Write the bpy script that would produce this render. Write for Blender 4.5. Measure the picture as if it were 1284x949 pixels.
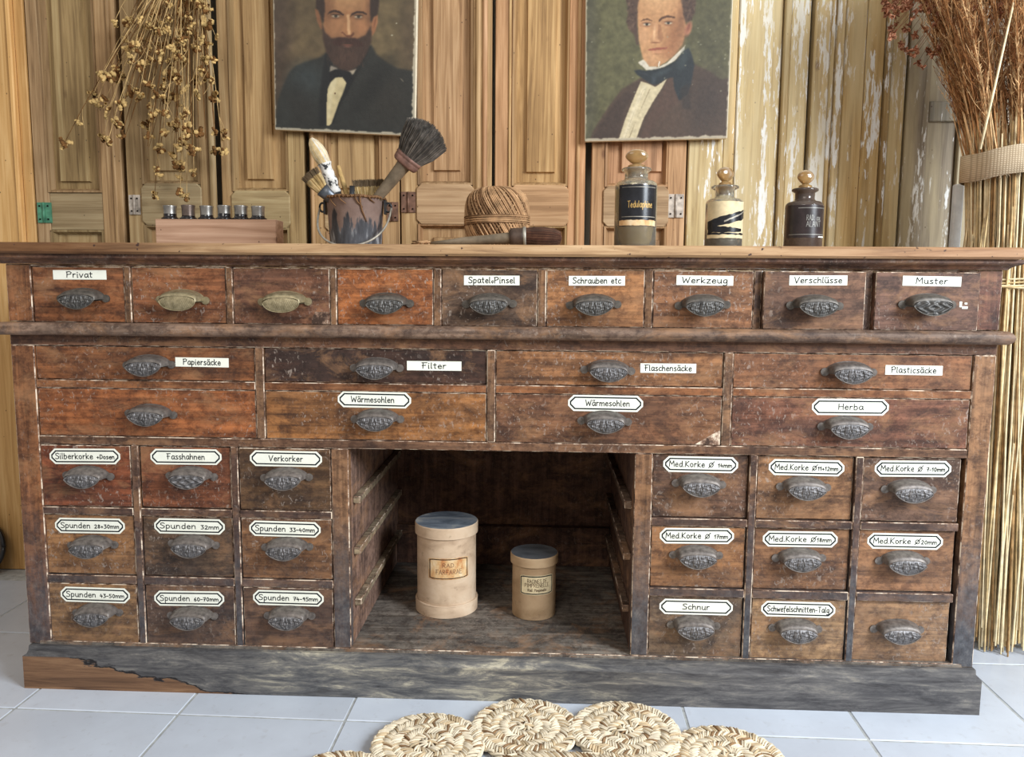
import bpy, bmesh, math, random
import numpy as np
from mathutils import Vector, Matrix, noise as mnoise
random.seed(7)
S = bpy.context.scene
C = S.collection
for o in list(bpy.data.objects): bpy.data.objects.remove(o)
PI = math.pi

# ---------------------------------------------------------------- camera
CAMP = Vector((1.0225, -1.4467, 0.7936))
CR = Vector((0.99914, 0.04090, 0.00752)); CU = Vector((-0.01216, 0.11443, 0.99336)); CF = Vector((-0.03976, 0.99259, -0.11483))
FPX = 1000.0
cd = bpy.data.cameras.new('camera'); cam = bpy.data.objects.new('camera', cd); C.objects.link(cam)
cd.sensor_fit = 'HORIZONTAL'; cd.sensor_width = 36; cd.lens = 36 * FPX / 1284; cd.clip_start = .02
cam.matrix_world = Matrix(((CR.x, CU.x, -CF.x, CAMP.x), (CR.y, CU.y, -CF.y, CAMP.y), (CR.z, CU.z, -CF.z, CAMP.z), (0, 0, 0, 1)))
S.camera = cam

# ---------------------------------------------------------------- light
w = bpy.data.worlds.new('world'); S.world = w; w.use_nodes = True
w.node_tree.nodes['Background'].inputs[0].default_value = (1.0, .97, .93, 1)
w.node_tree.nodes['Background'].inputs[1].default_value = .34
def area(name, loc, target, sx, sy, power, col):
    l = bpy.data.lights.new(name, 'AREA'); l.shape = 'RECTANGLE'; l.size = sx; l.size_y = sy; l.energy = power; l.color = col
    o = bpy.data.objects.new(name, l); C.objects.link(o); o.location = loc
    o.rotation_euler = (Vector(target) - Vector(loc)).to_track_quat('-Z', 'Y').to_euler()
area('window_daylight', (3.5, -1.9, 2.0), (1.2, .1, .55), 1.2, 1.4, 150, (.86, .93, 1.0))
area('warm_front_fill', (.3, -2.9, 2.9), (.9, .4, 1.0), 1.6, 1.2, 30, (1.0, .93, .84))  # warm fill lamp added in front, no doorway behind it
S.view_settings.view_transform = 'Standard'; S.view_settings.look = 'None'
S.view_settings.gamma = 1; S.view_settings.use_curve_mapping = False
S.view_settings.exposure = 0.27

# ---------------------------------------------------------------- helpers
def at(px, py, Y):
    """a point of the photograph (1284 x 949) carried onto the vertical plane y = Y"""
    d = CF + CR * ((px - 642) / FPX) - CU * ((py - 474.5) / FPX)
    return CAMP + d * ((Y - CAMP.y) / d.y)
def lin(c):
    return tuple((x / 255 / 12.92 if x <= 10 else ((x / 255 + .055) / 1.055) ** 2.4) for x in c[:3]) + (1,)

class MB:
    def __init__(s): s.v = []; s.f = []; s.m = []; s.sm = []
    def add(s, vs, fs, mat=0, smooth=False):
        n = len(s.v); s.v += [tuple(v) for v in vs]
        for f in fs: s.f.append(tuple(i + n for i in f)); s.m.append(mat); s.sm.append(smooth)
    def box(s, x0, x1, y0, y1, z0, z1, mat=0):
        s.add([(x, y, z) for x in (x0, x1) for y in (y0, y1) for z in (z0, z1)],
              [(0, 1, 3, 2), (4, 6, 7, 5), (0, 4, 5, 1), (2, 3, 7, 6), (0, 2, 6, 4), (1, 5, 7, 3)], mat)
    def prism(s, pts, y0, y1, mat=0):            # outline in x-z, pushed along y
        n = len(pts)
        s.add([(x, y0, z) for x, z in pts] + [(x, y1, z) for x, z in pts],
              [tuple(range(n)), tuple(range(2 * n - 1, n - 1, -1))] + [((i + 1) % n, i, i + n, (i + 1) % n + n) for i in range(n)], mat)
    def extrude_x(s, prof, x0, x1, mat=0, dx0=None, dx1=None):   # profile in y-z pushed along x
        n = len(prof)
        s.add([(x0 + (dx0[i] if dx0 else 0), y, z) for i, (y, z) in enumerate(prof)] + [(x1 + (dx1[i] if dx1 else 0), y, z) for i, (y, z) in enumerate(prof)],
              [tuple(range(n)), tuple(range(2 * n - 1, n - 1, -1))] + [((i + 1) % n, i, i + n, (i + 1) % n + n) for i in range(n)], mat)
    def tube(s, pts, r, n=5, mat=0, caps=True, smooth=True):
        pts = [Vector(p) for p in pts]; k = len(pts)
        rs = r if isinstance(r, (list, tuple)) else [r] * k
        ref = None; vs = []
        for i, p in enumerate(pts):
            t = (pts[min(i + 1, k - 1)] - pts[max(i - 1, 0)])
            if t.length < 1e-9: t = Vector((0, 0, 1))
            t.normalize()
            if ref is None:
                ref = Vector((0, 0, 1)) if abs(t.z) < .9 else Vector((1, 0, 0))
            a = (ref - t * ref.dot(t))
            if a.length < 1e-6: a = t.orthogonal()
            a.normalize(); ref = a; b = t.cross(a)
            for j in range(n):
                q = 2 * PI * j / n
                vs.append(p + (a * math.cos(q) + b * math.sin(q)) * rs[i])
        fs = [(i * n + j, i * n + (j + 1) % n, (i + 1) * n + (j + 1) % n, (i + 1) * n + j) for i in range(k - 1) for j in range(n)]
        if caps: fs += [tuple(range(n - 1, -1, -1)), tuple(range((k - 1) * n, k * n))]
        s.add(vs, fs, mat, smooth)
    def lathe(s, prof, c=(0, 0, 0), n=32, mat=0, mats=None, M=None, smooth=True):
        vs = []
        for r, z in prof:
            for j in range(n):
                q = 2 * PI * j / n; p = Vector((r * math.cos(q), r * math.sin(q), z))
                if M: p = M @ p
                vs.append(p + Vector(c))
        base = len(s.v); s.v += [tuple(v) for v in vs]
        for i in range(len(prof) - 1):
            for j in range(n):
                s.f.append((base + i * n + j, base + i * n + (j + 1) % n, base + (i + 1) * n + (j + 1) % n, base + (i + 1) * n + j))
                s.m.append(mats[i] if mats else mat); s.sm.append(smooth)
    def build(s, name, mats, parent=None, recalc=True, bevel=0, bevel_mat=-1, color=None, sharp=None):
        me = bpy.data.meshes.new(name); me.from_pydata(s.v, [], s.f)
        for m in (mats if isinstance(mats, (list, tuple)) else [mats]): me.materials.append(m)
        me.polygons.foreach_set('material_index', s.m); me.polygons.foreach_set('use_smooth', s.sm)
        if recalc or bevel:
            bm = bmesh.new(); bm.from_mesh(me)
            if recalc: bmesh.ops.recalc_face_normals(bm, faces=bm.faces)
            if bevel:
                ed = [e for e in bm.edges if len(e.link_faces) == 2 and e.calc_face_angle(0) > .6]
                bmesh.ops.bevel(bm, geom=ed, offset=bevel, segments=1, profile=.5, affect='EDGES', material=bevel_mat)
            bm.to_mesh(me); bm.free()
        if sharp is not None: me.set_sharp_from_angle(angle=sharp)
        o = bpy.data.objects.new(name, me); C.objects.link(o)
        if parent: o.parent = parent
        if color: o.color = color
        return o
def thing(name, label, cat, loc=(0, 0, 0), group=None):
    o = bpy.data.objects.new(name, None); C.objects.link(o); o.location = loc; o.empty_display_size = .05
    o['label'] = label; o['category'] = cat
    if group: o['group'] = group
    return o
def tag(o, label, cat, group=None):
    o['label'] = label; o['category'] = cat
    if group: o['group'] = group
    return o
def kid(o, parent):      # parent keeping world position (parents are never rotated)
    o.parent = parent; o.matrix_parent_inverse = Matrix.Translation(-parent.location)
    return o
def copy_to(src, parent, loc):
    c = src.copy(); C.objects.link(c); c.parent = parent; c.location = loc
    return c

# ---------------------------------------------------------------- materials
class NT:
    def __init__(s, name):
        s.m = bpy.data.materials.new(name); s.m.use_nodes = True; s.t = s.m.node_tree; s.n = s.t.nodes
        s.b = s.n['Principled BSDF']
    def new(s, t, **k):
        x = s.n.new(t)
        for a, b in k.items(): setattr(x, a, b)
        return x
    def link(s, a, b): s.t.links.new(a, b)
    def val(s, sock, v):
        if isinstance(v, bpy.types.NodeSocket): s.link(v, sock)
        else: sock.default_value = v
    def pos(s, scale=(1, 1, 1), rnd=True):
        g = s.new('ShaderNodeNewGeometry'); mp = s.new('ShaderNodeMapping'); mp.inputs['Scale'].default_value = scale
        if rnd:
            oi = s.new('ShaderNodeObjectInfo'); v = s.new('ShaderNodeVectorMath', operation='ADD')
            m = s.math('MULTIPLY', oi.outputs['Random'], 7.0)
            s.link(g.outputs['Position'], v.inputs[0]); s.link(m, v.inputs[1]); s.link(v.outputs[0], mp.inputs[0])
        else: s.link(g.outputs['Position'], mp.inputs[0])
        return mp.outputs[0]
    def noise(s, vec, scale=1, detail=4, rough=.55, dist=0):
        x = s.new('ShaderNodeTexNoise'); s.link(vec, x.inputs['Vector'])
        x.inputs['Scale'].default_value = scale; x.inputs['Detail'].default_value = detail
        x.inputs['Roughness'].default_value = rough; x.inputs['Distortion'].default_value = dist
        return x.outputs['Fac']
    def ramp(s, f, stops, interp='LINEAR'):
        x = s.new('ShaderNodeValToRGB'); x.color_ramp.interpolation = interp
        e = x.color_ramp.elements
        while len(e) < len(stops): e.new(.5)
        for q, (p, c) in zip(e, stops):
            q.position = p; q.color = c if len(c) == 4 else tuple(c) + (1,)
        s.link(f, x.inputs[0]); return x.outputs[0]
    def mr(s, f, a, b, c=0., d=1.):
        x = s.new('ShaderNodeMapRange'); s.val(x.inputs[0], f)
        for i, v in enumerate((a, b, c, d)): x.inputs[i + 1].default_value = v
        return x.outputs[0]
    def mix(s, f, a, b, mode='MIX'):
        x = s.new('ShaderNodeMix', data_type='RGBA', blend_type=mode)
        s.val(x.inputs[0], f); s.val(x.inputs[6], a); s.val(x.inputs[7], b); return x.outputs[2]
    def math(s, op, a, b=0.):
        x = s.new('ShaderNodeMath', operation=op); s.val(x.inputs[0], a); s.val(x.inputs[1], b); return x.outputs[0]
    def bump(s, h, strength=.3, dist=.002):
        x = s.new('ShaderNodeBump'); x.inputs['Strength'].default_value = strength; x.inputs['Distance'].default_value = dist
        s.link(h, x.inputs['Height']); s.link(x.outputs[0], s.b.inputs['Normal'])
    def fin(s, col, rough=.6, spec=.3, metal=0):
        s.val(s.b.inputs['Base Color'], col); s.val(s.b.inputs['Roughness'], rough)
        s.b.inputs['Specular IOR Level'].default_value = spec; s.b.inputs['Metallic'].default_value = metal
        return s.m
def plain(name, c, rough=.6, spec=.3, metal=0, var=0.12, scale=60, bump=0):
    t = NT(name); n = t.noise(t.pos((scale,) * 3), 1, 4)
    c = lin(c); a = tuple(x * (1 - var * 2) for x in c[:3]) + (1,); b = tuple(min(1, x * (1 + var * 2)) for x in c[:3]) + (1,)
    col = t.ramp(n, [(.3, a), (.7, b)])
    if bump: t.bump(n, bump, .001)
    return t.fin(col, rough, spec, metal)

def old_wood(name, axis='X', base=None, dark=(.030, .018, .015, 1), low=0.0, rough=.5, fleck=.35, lowcol=(.075, .080, .090, 1)):
    """worn stained furniture wood; the tint is each object's own colour, its alpha the amount of dark stain"""
    t = NT(name)
    sc = {'X': (3, 60, 60), 'Z': (60, 60, 3), 'Y': (60, 3, 60)}[axis]
    sc2 = {'X': (5, 14, 14), 'Z': (14, 14, 5), 'Y': (14, 5, 14)}[axis]
    oi = t.new('ShaderNodeObjectInfo')
    g = t.noise(t.pos(sc), 1.6, 6, .65, .6)
    gv = t.ramp(g, [(.30, (.42, .38, .34)), (.5, (.95, .93, .9)), (.70, (1.55, 1.52, 1.45))])
    tint = base if base else oi.outputs['Color']
    col = t.mix(1.0, tint, gv, 'MULTIPLY')
    p = t.noise(t.pos(sc2), 1.3, 5, .62, .4)
    amt = t.math('MULTIPLY', t.mr(p, .42, .66), oi.outputs['Alpha'] if not base else .6)
    col = t.mix(amt, col, dark)
    m1 = t.noise(t.pos((46, 46, 60)), 1.0, 7, .78, .2); m2 = t.noise(t.pos((11, 11, 17)), 1.0, 8, .78, .8)
    col = t.mix(t.mr(m1, .46, .58, 0, .7), col, t.mix(1.0, col, (.34, .28, .27, 1), 'MULTIPLY'))
    col = t.mix(t.mr(m2, .50, .62, 0, .62), col, t.mix(.5, t.mix(1.0, col, (.32, .28, .30, 1), 'MULTIPLY'), dark))
    # rubbed orange-brown spots where the varnish has gone
    q = t.noise(t.pos((9, 9, 19)), 1.0, 8, .74, .5)
    col = t.mix(t.mr(q, .50, .64, 0, .7), col, t.mix(.75, t.mix(1.0, col, (1.75, 1.65, 1.5, 1), 'MULTIPLY'), (.33, .17, .08, 1)))
    # small pale scuffs and scratches
    f = t.noise(t.pos((170, 170, 110)), 1.0, 2, .5, 1.0); f2 = t.noise(t.pos((7, 7, 9)), 1.0, 3, .5)
    fm = t.math('MULTIPLY', t.mr(f, .60, .68), t.mr(f2, .42, .58, 0, fleck))
    col = t.mix(fm, col, (.36, .29, .24, 1))
    if low:
        ge = t.new('ShaderNodeNewGeometry'); sx = t.new('ShaderNodeSeparateXYZ'); t.link(ge.outputs['Position'], sx.inputs[0])
        z = t.math('ADD', sx.outputs['Z'], t.mr(t.noise(t.pos((18, 18, 9), False), 1, 5, .7), 0, 1, -.16, .16))
        x = t.math('MULTIPLY', t.mr(sx.outputs['X'], .2, 1.7, .75, 1.0), low)
        gn = t.noise(t.pos((90, 90, 60)), 1, 5, .7)
        gc = t.ramp(gn, [(.3, (.022, .022, .028)), (.55, lowcol[:3]), (.75, (.17, .16, .155))])
        col = t.mix(t.math('MULTIPLY', t.mr(z, .40, .16), x), col, gc)
    t.bump(g, .25, .0012)
    return t.fin(col, t.mr(p, .3, .7, rough - .08, rough + .18), .35)

M = {}
M['wood_h'] = old_wood('cabinet_wood_horizontal', 'X', low=.55)
M['wood_v'] = old_wood('cabinet_wood_vertical', 'Z', low=.95)
M['wood_in'] = old_wood('cabinet_inside_wood', 'Z', fleck=.2, rough=.75)
M['wood_deck'] = old_wood('cabinet_bottom_board', 'X', fleck=.5, rough=.7, dark=(.035, .032, .032, 1))
M['drawer'] = old_wood('drawer_wood', 'X', low=.22, fleck=.6)
def worn():
    t = NT('worn_wood_edge'); n = t.noise(t.pos((40, 40, 40)), 1, 4, .7)
    return t.fin(t.ramp(n, [(.40, (.06, .035, .025)), (.49, (.26, .16, .11)), (.60, (.74, .60, .46))]), .7, .2)
M['worn'] = worn()
def counter_mat():
    t = NT('counter_top_wood'); g = t.noise(t.pos((4, 60, 60), False), 1.5, 6, .65, .5)
    col = t.ramp(g, [(.25, (.16, .085, .045)), (.5, (.42, .255, .13)), (.75, (.62, .42, .24))])
    ge = t.new('ShaderNodeNewGeometry'); sx = t.new('ShaderNodeSeparateXYZ'); t.link(ge.outputs['Position'], sx.inputs[0])
    xn = t.math('ADD', sx.outputs['X'], t.mr(t.noise(t.pos((3, 30, 40), False), 1, 3), 0, 1, -.22, .22))
    col = t.mix(t.mr(xn, .56, .18), col, t.mix(1.0, col, (.38, .28, .22, 1), 'MULTIPLY'))
    col = t.mix(t.mr(xn, 1.35, 1.7), col, t.mix(1.0, col, (.74, .64, .62, 1), 'MULTIPLY'))
    sp = t.noise(t.pos((90, 90, 90), False), 1, 2, .5); col = t.mix(t.mr(sp, .68, .73), col, (.05, .025, .02, 1))
    t.bump(g, .25, .001); return t.fin(col, .55, .3)
M['counter'] = counter_mat()
def plinth_mat():
    t = NT('plinth_worn_grey_paint'); g = t.noise(t.pos((4, 60, 80), False), 1.4, 6, .7, .5); p = t.noise(t.pos((6, 14, 34), False), 1.5, 9, .78, .5)
    col = t.ramp(p, [(.30, (.040, .036, .036)), (.44, (.10, .10, .105)), (.54, (.19, .18, .165)), (.63, (.44, .40, .31))])
    gx = t.new('ShaderNodeNewGeometry'); xx = t.new('ShaderNodeSeparateXYZ'); t.link(gx.outputs['Position'], xx.inputs[0])
    col = t.mix(t.math('MAXIMUM', t.mr(xx.outputs['X'], 1.0, 1.3, 0, .8), t.mr(xx.outputs['X'], .55, .4, 0, .7)), col, t.ramp(p, [(.35, (.035, .032, .033)), (.6, (.12, .115, .12)), (.75, (.22, .19, .16))]))
    col = t.mix(.55, col, t.ramp(g, [(.3, (.35, .35, .37)), (.7, (1.5, 1.45, 1.35))]), 'MULTIPLY')
    ge = t.new('ShaderNodeNewGeometry'); sx = t.new('ShaderNodeSeparateXYZ'); t.link(ge.outputs['Position'], sx.inputs[0])
    e = t.math('ADD', sx.outputs['X'], t.math('MULTIPLY', sx.outputs['Z'], 4.6))
    e = t.math('ADD', e, t.mr(t.noise(t.pos((16, 16, 45), False), 1, 4, .6), 0, 1, -.13, .13))
    br = t.ramp(g, [(.3, (.07, .035, .02)), (.55, (.20, .105, .055)), (.75, (.33, .19, .10))])
    m = t.math('MULTIPLY', t.mr(e, .475, .465), t.mr(sx.outputs['Z'], .079, .077))
    ed = t.math('MULTIPLY', t.math('SUBTRACT', t.mr(e, .495, .485), t.mr(e, .475, .465)), t.mr(sx.outputs['Z'], .079, .077))
    col = t.mix(m, col, br); col = t.mix(ed, col, (.015, .012, .012, 1))
    t.bump(g, .4, .0015); return t.fin(col, .62, .3)
M['plinth'] = plinth_mat()
def iron(name, c1, c2, metal=.55):
    t = NT(name); n = t.noise(t.pos((120, 120, 120)), 1, 4, .6)
    col = t.ramp(n, [(.3, c1), (.7, c2)]); oi = t.new('ShaderNodeObjectInfo'); col = t.mix(1.0, col, oi.outputs['Color'], 'MULTIPLY'); t.bump(n, .25, .0006); return t.fin(col, .48, .5, metal)
M['iron'] = iron('dark_iron', (.085, .074, .066), (.23, .205, .18), .3)
M['iron_face'] = iron('engraved_iron', (.07, .068, .068), (.24, .235, .235), .45)
M['brass'] = iron('aged_brass', (.17, .145, .085), (.36, .31, .20))
M['paper'] = plain('label_paper', (240, 240, 226), .55, .3, var=.02)
M['ink'] = plain('label_ink', (24, 30, 34), .5, .3, var=.05)
M['black'] = plain('dark_gap', (14, 10, 9), .9, .1)

def pine(name, axis='Z', c=((.24, .145, .07), (.46, .30, .155), (.62, .44, .25)), paint=0, grey=.25):
    t = NT(name)
    sc = {'X': (2.2, 40, 60), 'Z': (60, 40, 2.2)}[axis]
    oi = t.new('ShaderNodeObjectInfo')
    g = t.noise(t.pos(sc), 1.3, 6, .62, .9)
    col = t.ramp(g, [(.28, c[0]), (.5, c[1]), (.72, c[2])])
    p = t.noise(t.pos((4, 4, 1.6) if axis == 'Z' else (1.6, 4, 4)), 1.6, 4, .6)
    col = t.mix(t.mr(p, .42, .66, 0, grey * 2), col, t.mix(1.0, col, (.62, .60, .56, 1), 'MULTIPLY'))
    k = t.new('ShaderNodeTexVoronoi'); t.link(t.pos((9, 9, 4.5) if axis == 'Z' else (4.5, 9, 9)), k.inputs['Vector']); k.inputs['Scale'].default_value = 1
    col = t.mix(t.mr(k.outputs['Distance'], .075, .03, 0, .75), col, (.12, .055, .025, 1))
    wh = t.new('ShaderNodeTexVoronoi'); t.link(t.pos((36, 36, 30)), wh.inputs['Vector']); wh.inputs['Scale'].default_value = 1
    col = t.mix(t.mr(wh.outputs['Distance'], .07, .05, 0, .7), col, (.05, .025, .015, 1))
    col = t.mix(1.0, col, oi.outputs['Color'], 'MULTIPLY')
    if paint:
        a = t.noise(t.pos((150, 60, 24)), 1, 5, .65, .3); b = t.noise(t.pos((24, 6, 2.4)), 1, 4, .6, .2)
        m = t.mr(t.math('ADD', t.math('MULTIPLY', a, .8), b), 1.075 - paint * .085, 1.12 - paint * .085)
        col = t.mix(m, col, t.mix(t.noise(t.pos((20, 20, 20)), 1), (.62, .60, .55, 1), (.86, .86, .84, 1)))
        b2 = t.mr(t.noise(t.pos((14, 14, 2.0)), 1, 4, .6), .42, .62, 0, .6); col = t.mix(b2, col, (.56, .46, .27, 1))
    t.bump(g, .35, .0016); return t.fin(col, .62, .3)
M['pine'] = pine('stripped_pine', c=((.20, .115, .052), (.42, .265, .13), (.60, .42, .235)))
M['pine_x'] = pine('stripped_pine_rail', 'X', c=((.25, .165, .085), (.41, .29, .16), (.56, .43, .26)), grey=.3)
M['pine_orange'] = pine('orange_pine', 'Z', c=((.40, .20, .06), (.58, .33, .12), (.70, .44, .19)), grey=.12)
M['pine_paint'] = pine('pine_with_paint_remains', 'Z', c=((.30, .19, .075), (.52, .37, .17), (.66, .50, .28)), paint=1.0, grey=.15)
M['pine_paint2'] = pine('pine_with_more_paint', 'Z', c=((.30, .20, .09), (.52, .38, .19), (.66, .52, .30)), paint=1.7, grey=.2)
M['pine_grey'] = pine('grey_weathered_pine', 'Z', c=((.13, .11, .085), (.24, .21, .165), (.34, .31, .25)), paint=.5)
M['verdigris'] = plain('green_painted_hinge', (74, 128, 100), .5, .4, var=.2)
M['rust'] = plain('rusty_hinge', (112, 82, 66), .6, .4, .3, var=.25)
M['pale_hinge'] = plain('paint_flecked_hinge', (170, 158, 145), .6, .4, .2, var=.25)
M['plaster'] = plain('plaster', (196, 190, 172), .9, .1, var=.06, scale=8)

# ---------------------------------------------------------------- the setting
def tile_mat():
    t = NT('floor_tile_glaze'); n = t.noise(t.pos((5, 5, 5)), 1, 5, .6); f = t.noise(t.pos((60, 60, 60)), 1, 3)
    oi = t.new('ShaderNodeObjectInfo')
    col = t.mix(t.mr(n, .35, .7), (.53, .57, .635, 1), (.62, .67, .745, 1))
    col = t.mix(t.mr(f, .6, .75, 0, .25), col, (.38, .37, .37, 1)); col = t.mix(1.0, col, oi.outputs['Color'], 'MULTIPLY')
    t.bump(n, .1, .002); return t.fin(col, .27, .5)
M['tile'] = tile_mat(); M['grout'] = plain('grout', (176, 178, 176), .9, .1)
FZ = .013
b = MB(); b.box(-1.6, 3.6, -1.6, .72, FZ - .04, FZ - .0015); floor = b.build('floor', M['grout']); floor['kind'] = 'structure'
TP = .3085; rot = -.0142; tr = MB(); hw = TP / 2 - .0022
tr.box(-hw, hw, -hw, hw, -.008, 0)
tile0 = tr.build('tile', [M['tile']], floor, bevel=.0012)
ca, sa = math.cos(rot), math.sin(rot); first = True
for i in range(-4, 10):
    for j in range(-3, 3):
        u = .0555 + TP * (i + .5); v = -.0915 + TP * (j + .5)
        x, y = u * ca - v * sa, u * sa + v * ca
        if y > .58 or x < -1.4 or x > 3.2 or y < -1.2: continue
        o = tile0 if first else copy_to(tile0, floor, (0, 0, 0)); first = False
        o.location = (x, y, FZ + random.uniform(-.0004, .0004)); o.rotation_euler = (0, 0, rot)
        k = random.uniform(.95, 1.04); o.color = (k, k, k, 1)
b = MB(); b.box(-1.6, 3.6, .72, .80, 0, 2.7); wl = b.build('wall_back', M['plaster']); wl['kind'] = 'structure'
b = MB(); b.box(-1.6, 3.6, .705, .72, FZ, .09); o = b.build('baseboard_back', M['pine_grey'], bevel=.003); o['kind'] = 'structure'

# ------------------------------------------------- shutters standing against the wall
_PX = [0, 155, 275, 387, 502, 620, 742, 863, 1014, 1110, 1197]
_WX = [-.395, -.068, .183, .415, .651, .891, 1.137, 1.378, 1.676, 1.864, 2.032]
def WX(px):
    if px > 1197: return 2.032 + (px - 1197) * .00194
    return float(np.interp(px, _PX, _WX)) if px >= 0 else -.395 + px * .0021
YF = .620; ZT = 1.98; ZB = FZ
def part(name, mat, parent, x0, x1, y0, y1, z0, z1, bevel=.0015, color=None, bm=None):
    b = MB(); b.box(x0, x1, y0, y1, z0, z1)
    o = b.build(name, [mat] + ([bm] if bm else []), bevel=bevel, bevel_mat=1 if bm else -1, color=color); return kid(o, parent)
def field_panel(parent, x0, x1, z0, z1, fx0, fx1, fz0, fz1, mat, col=None, bev=.014):
    """sunk panel with a raised bevelled field"""
    b = MB(); yb = YF + .016; ym = YF + .014; yf = YF + .005
    q = [(x0, yb, z0), (x1, yb, z0), (x1, yb, z1), (x0, yb, z1), (fx0 - .002, ym, fz0 - .002), (fx1 + .002, ym, fz0 - .002), (fx1 + .002, ym, fz1 + .002), (fx0 - .002, ym, fz1 + .002),
         (fx0, yf, fz0), (fx1, yf, fz0), (fx1, yf, fz1), (fx0, yf, fz1)]
    f = [(0, 1, 5, 4), (1, 2, 6, 5), (2, 3, 7, 6), (3, 0, 4, 7), (4, 5, 9, 8), (5, 6, 10, 9), (6, 7, 11, 10), (7, 4, 8, 11), (8, 9, 10, 11)]
    b.add(q, f); b.box(x0, x1, yb + .001, yb + .006, z0, z1)
    kid(b.build('panel', mat, recalc=True, color=col), parent)
def moulding(parent, x0, x1, z0, z1, mat, wdt=.010, col=None, cut=.0, name='panel_moulding'):
    """sloping moulding round a sunk panel, corners cut when cut > 0"""
    b = MB(); c = cut; w_ = wdt
    def ring(d, y):
        a0, a1, c0, c1 = x0 + d, x1 - d, z0 + d, z1 - d
        k = max(c - d * .4, 0)
        if c == 0: return [(a0, y, c0), (a1, y, c0), (a1, y, c1), (a0, y, c1)]
        return [(a0 + k, y, c0), (a1 - k, y, c0), (a1, y, c0 + k), (a1, y, c1 - k), (a1 - k, y, c1), (a0 + k, y, c1), (a0, y, c1 - k), (a0, y, c0 + k)]
    rs = [ring(0, YF + .001), ring(.0, YF - .003), ring(w_ * .45, YF - .002), ring(w_ * .6, YF + .004), ring(w_, YF + .015)]
    n = len(rs[0]); vs = sum(rs, [])
    fs = [(i * n + j, i * n + (j + 1) % n, (i + 1) * n + (j + 1) % n, (i + 1) * n + j) for i in range(len(rs) - 1) for j in range(n)]
    b.add(vs, fs); kid(b.build(name, mat, recalc=False, color=tuple(x * .82 for x in col[:3]) + (1,)), parent)
def hinge(parent, px, mat, pz0, pz1, px2):
    x0, x1 = WX(px), WX(px2); b = MB(); b.box(x0, x1, YF - .0035, YF + .002, pz0, pz1)
    b.tube([((x0 + x1) / 2, YF - .005, pz0), ((x0 + x1) / 2, YF - .005, pz1)], .003, 6)
    for zz in (pz0 + .009, pz1 - .009):
        for xx in (x0 + .007, x1 - .007): b.tube([(xx, YF - .0055, zz), (xx, YF - .003, zz)], .0022, 6, mat=1)
    kid(b.build('hinge', [mat, M['black']], bevel=0), parent)
TINT = [(.80, .80, .74, 1), (.82, .83, .78, 1), (.92, .90, .84, 1), (.98, .93, .88, 1), (.98, .90, .84, 1), (1.08, .96, .84, 1), (1.04, .96, .92, 1)]
def leaf(label, px, zsplit, k, bead=None, lock='oct'):
    """panelled shutter leaf: px = outer, stile, field left, field right, stile, outer edges"""
    o0, s0, f0, f1, s1, o1 = [WX(p) for p in px]; col = TINT[k]
    t = thing('shutter', label, 'shutter', ((o0 + o1) / 2, YF, FZ), 'stripped pine shutters behind the counter')
    zr0, zr1, zf = zsplit      # rail top and bottom, field bottom
    j = lambda: tuple(c * random.uniform(.95, 1.05) for c in col[:3]) + (1,)
    part('stile', M['pine'], t, o0, s0, YF, YF + .03, ZB, ZT, color=j()); part('stile', M['pine'], t, s1, o1, YF, YF + .03, ZB, ZT, color=j())
    part('rail', M['pine_x'], t, s0, s1, YF + .002, YF + .03, zr1, zr0, color=j())
    part('rail', M['pine_x'], t, s0, s1, YF, YF + .03, ZT - .09, ZT, color=j()); part('rail', M['pine_x'], t, s0, s1, YF, YF + .03, ZB, ZB + .12, color=j())
    field_panel(t, s0, s1, zr0, ZT - .09, f0, f1, zf, ZT - .14, M['pine'], j())
    field_panel(t, s0, s1, ZB + .12, zr1, f0, f1, ZB + .17, zr1 - .035, M['pine'], j())
    moulding(t, s0, s1, zr0, ZT - .09, M['pine'], .011, j()); moulding(t, s0, s1, ZB + .12, zr1, M['pine'], .011, j())
    if lock == 'oct':
        b = MB(); c = .012; a0, a1, z0, z1 = s0 - .004, s1 + .004, zr1 - .002, zr0 + .002
        b.prism([(a0 + c, z0), (a1 - c, z0), (a1, z0 + c), (a1, z1 - c), (a1 - c, z1), (a0 + c, z1), (a0, z1 - c), (a0, z0 + c)], YF - .005, YF + .004)
        kid(b.build('lock_rail_board', M['pine_x'], bevel=.002, color=j()), t)
    if bead:
        for a, c in bead:
            x0, x1 = WX(a), WX(c); b = MB(); n = 8; r = (x1 - x0) / 2
            pr = [((x0 + x1) / 2 + r * math.cos(q), YF - .0005 - min(r, .008) * math.sin(q)) for q in [PI * i / n for i in range(n + 1)]]
            vs = [(x, y, ZB) for x, y in pr] + [(x, y, ZT) for x, y in pr]
            b.add(vs, [(i, i + 1, i + n + 2, i + n + 1) for i in range(n)], 0, True)
            kid(b.build('bead', M['pine'], color=tuple(x * 1.06 for x in j()[:3]) + (1,)), t)
    return t
Z = lambda py: at(640, py, YF).z
l1 = leaf('stripped pine shutter with green hinge, second board from left edge', (42, 59, 73.5, 110, 126, 152), (Z(243), Z(291), Z(228)), 0, [(141, 146)], lock=None)
l2 = leaf('narrow pine shutter behind the hanging dried flowers', (158, 178, 196, 229, 250, 262), (Z(232), Z(284), Z(214)), 1, [(262.5, 271)], lock='oct')
l3 = leaf('pine shutter standing left of the bearded man painting', (277, 291, 309, 341, 361, 381), (Z(241), Z(287), Z(224.7)), 2)
l4 = leaf('pine shutter mostly covered by the bearded man painting', (388, 408, 424, 468, 478, 500.5), (Z(250), Z(291), Z(236)), 3, [(389, 394)])
l5 = leaf('pine shutter right of the bearded man painting', (502.5, 524, 544, 576, 593, 616.5), (Z(232), Z(281), Z(213)), 4, [(596, 603), (605, 611)])
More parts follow.
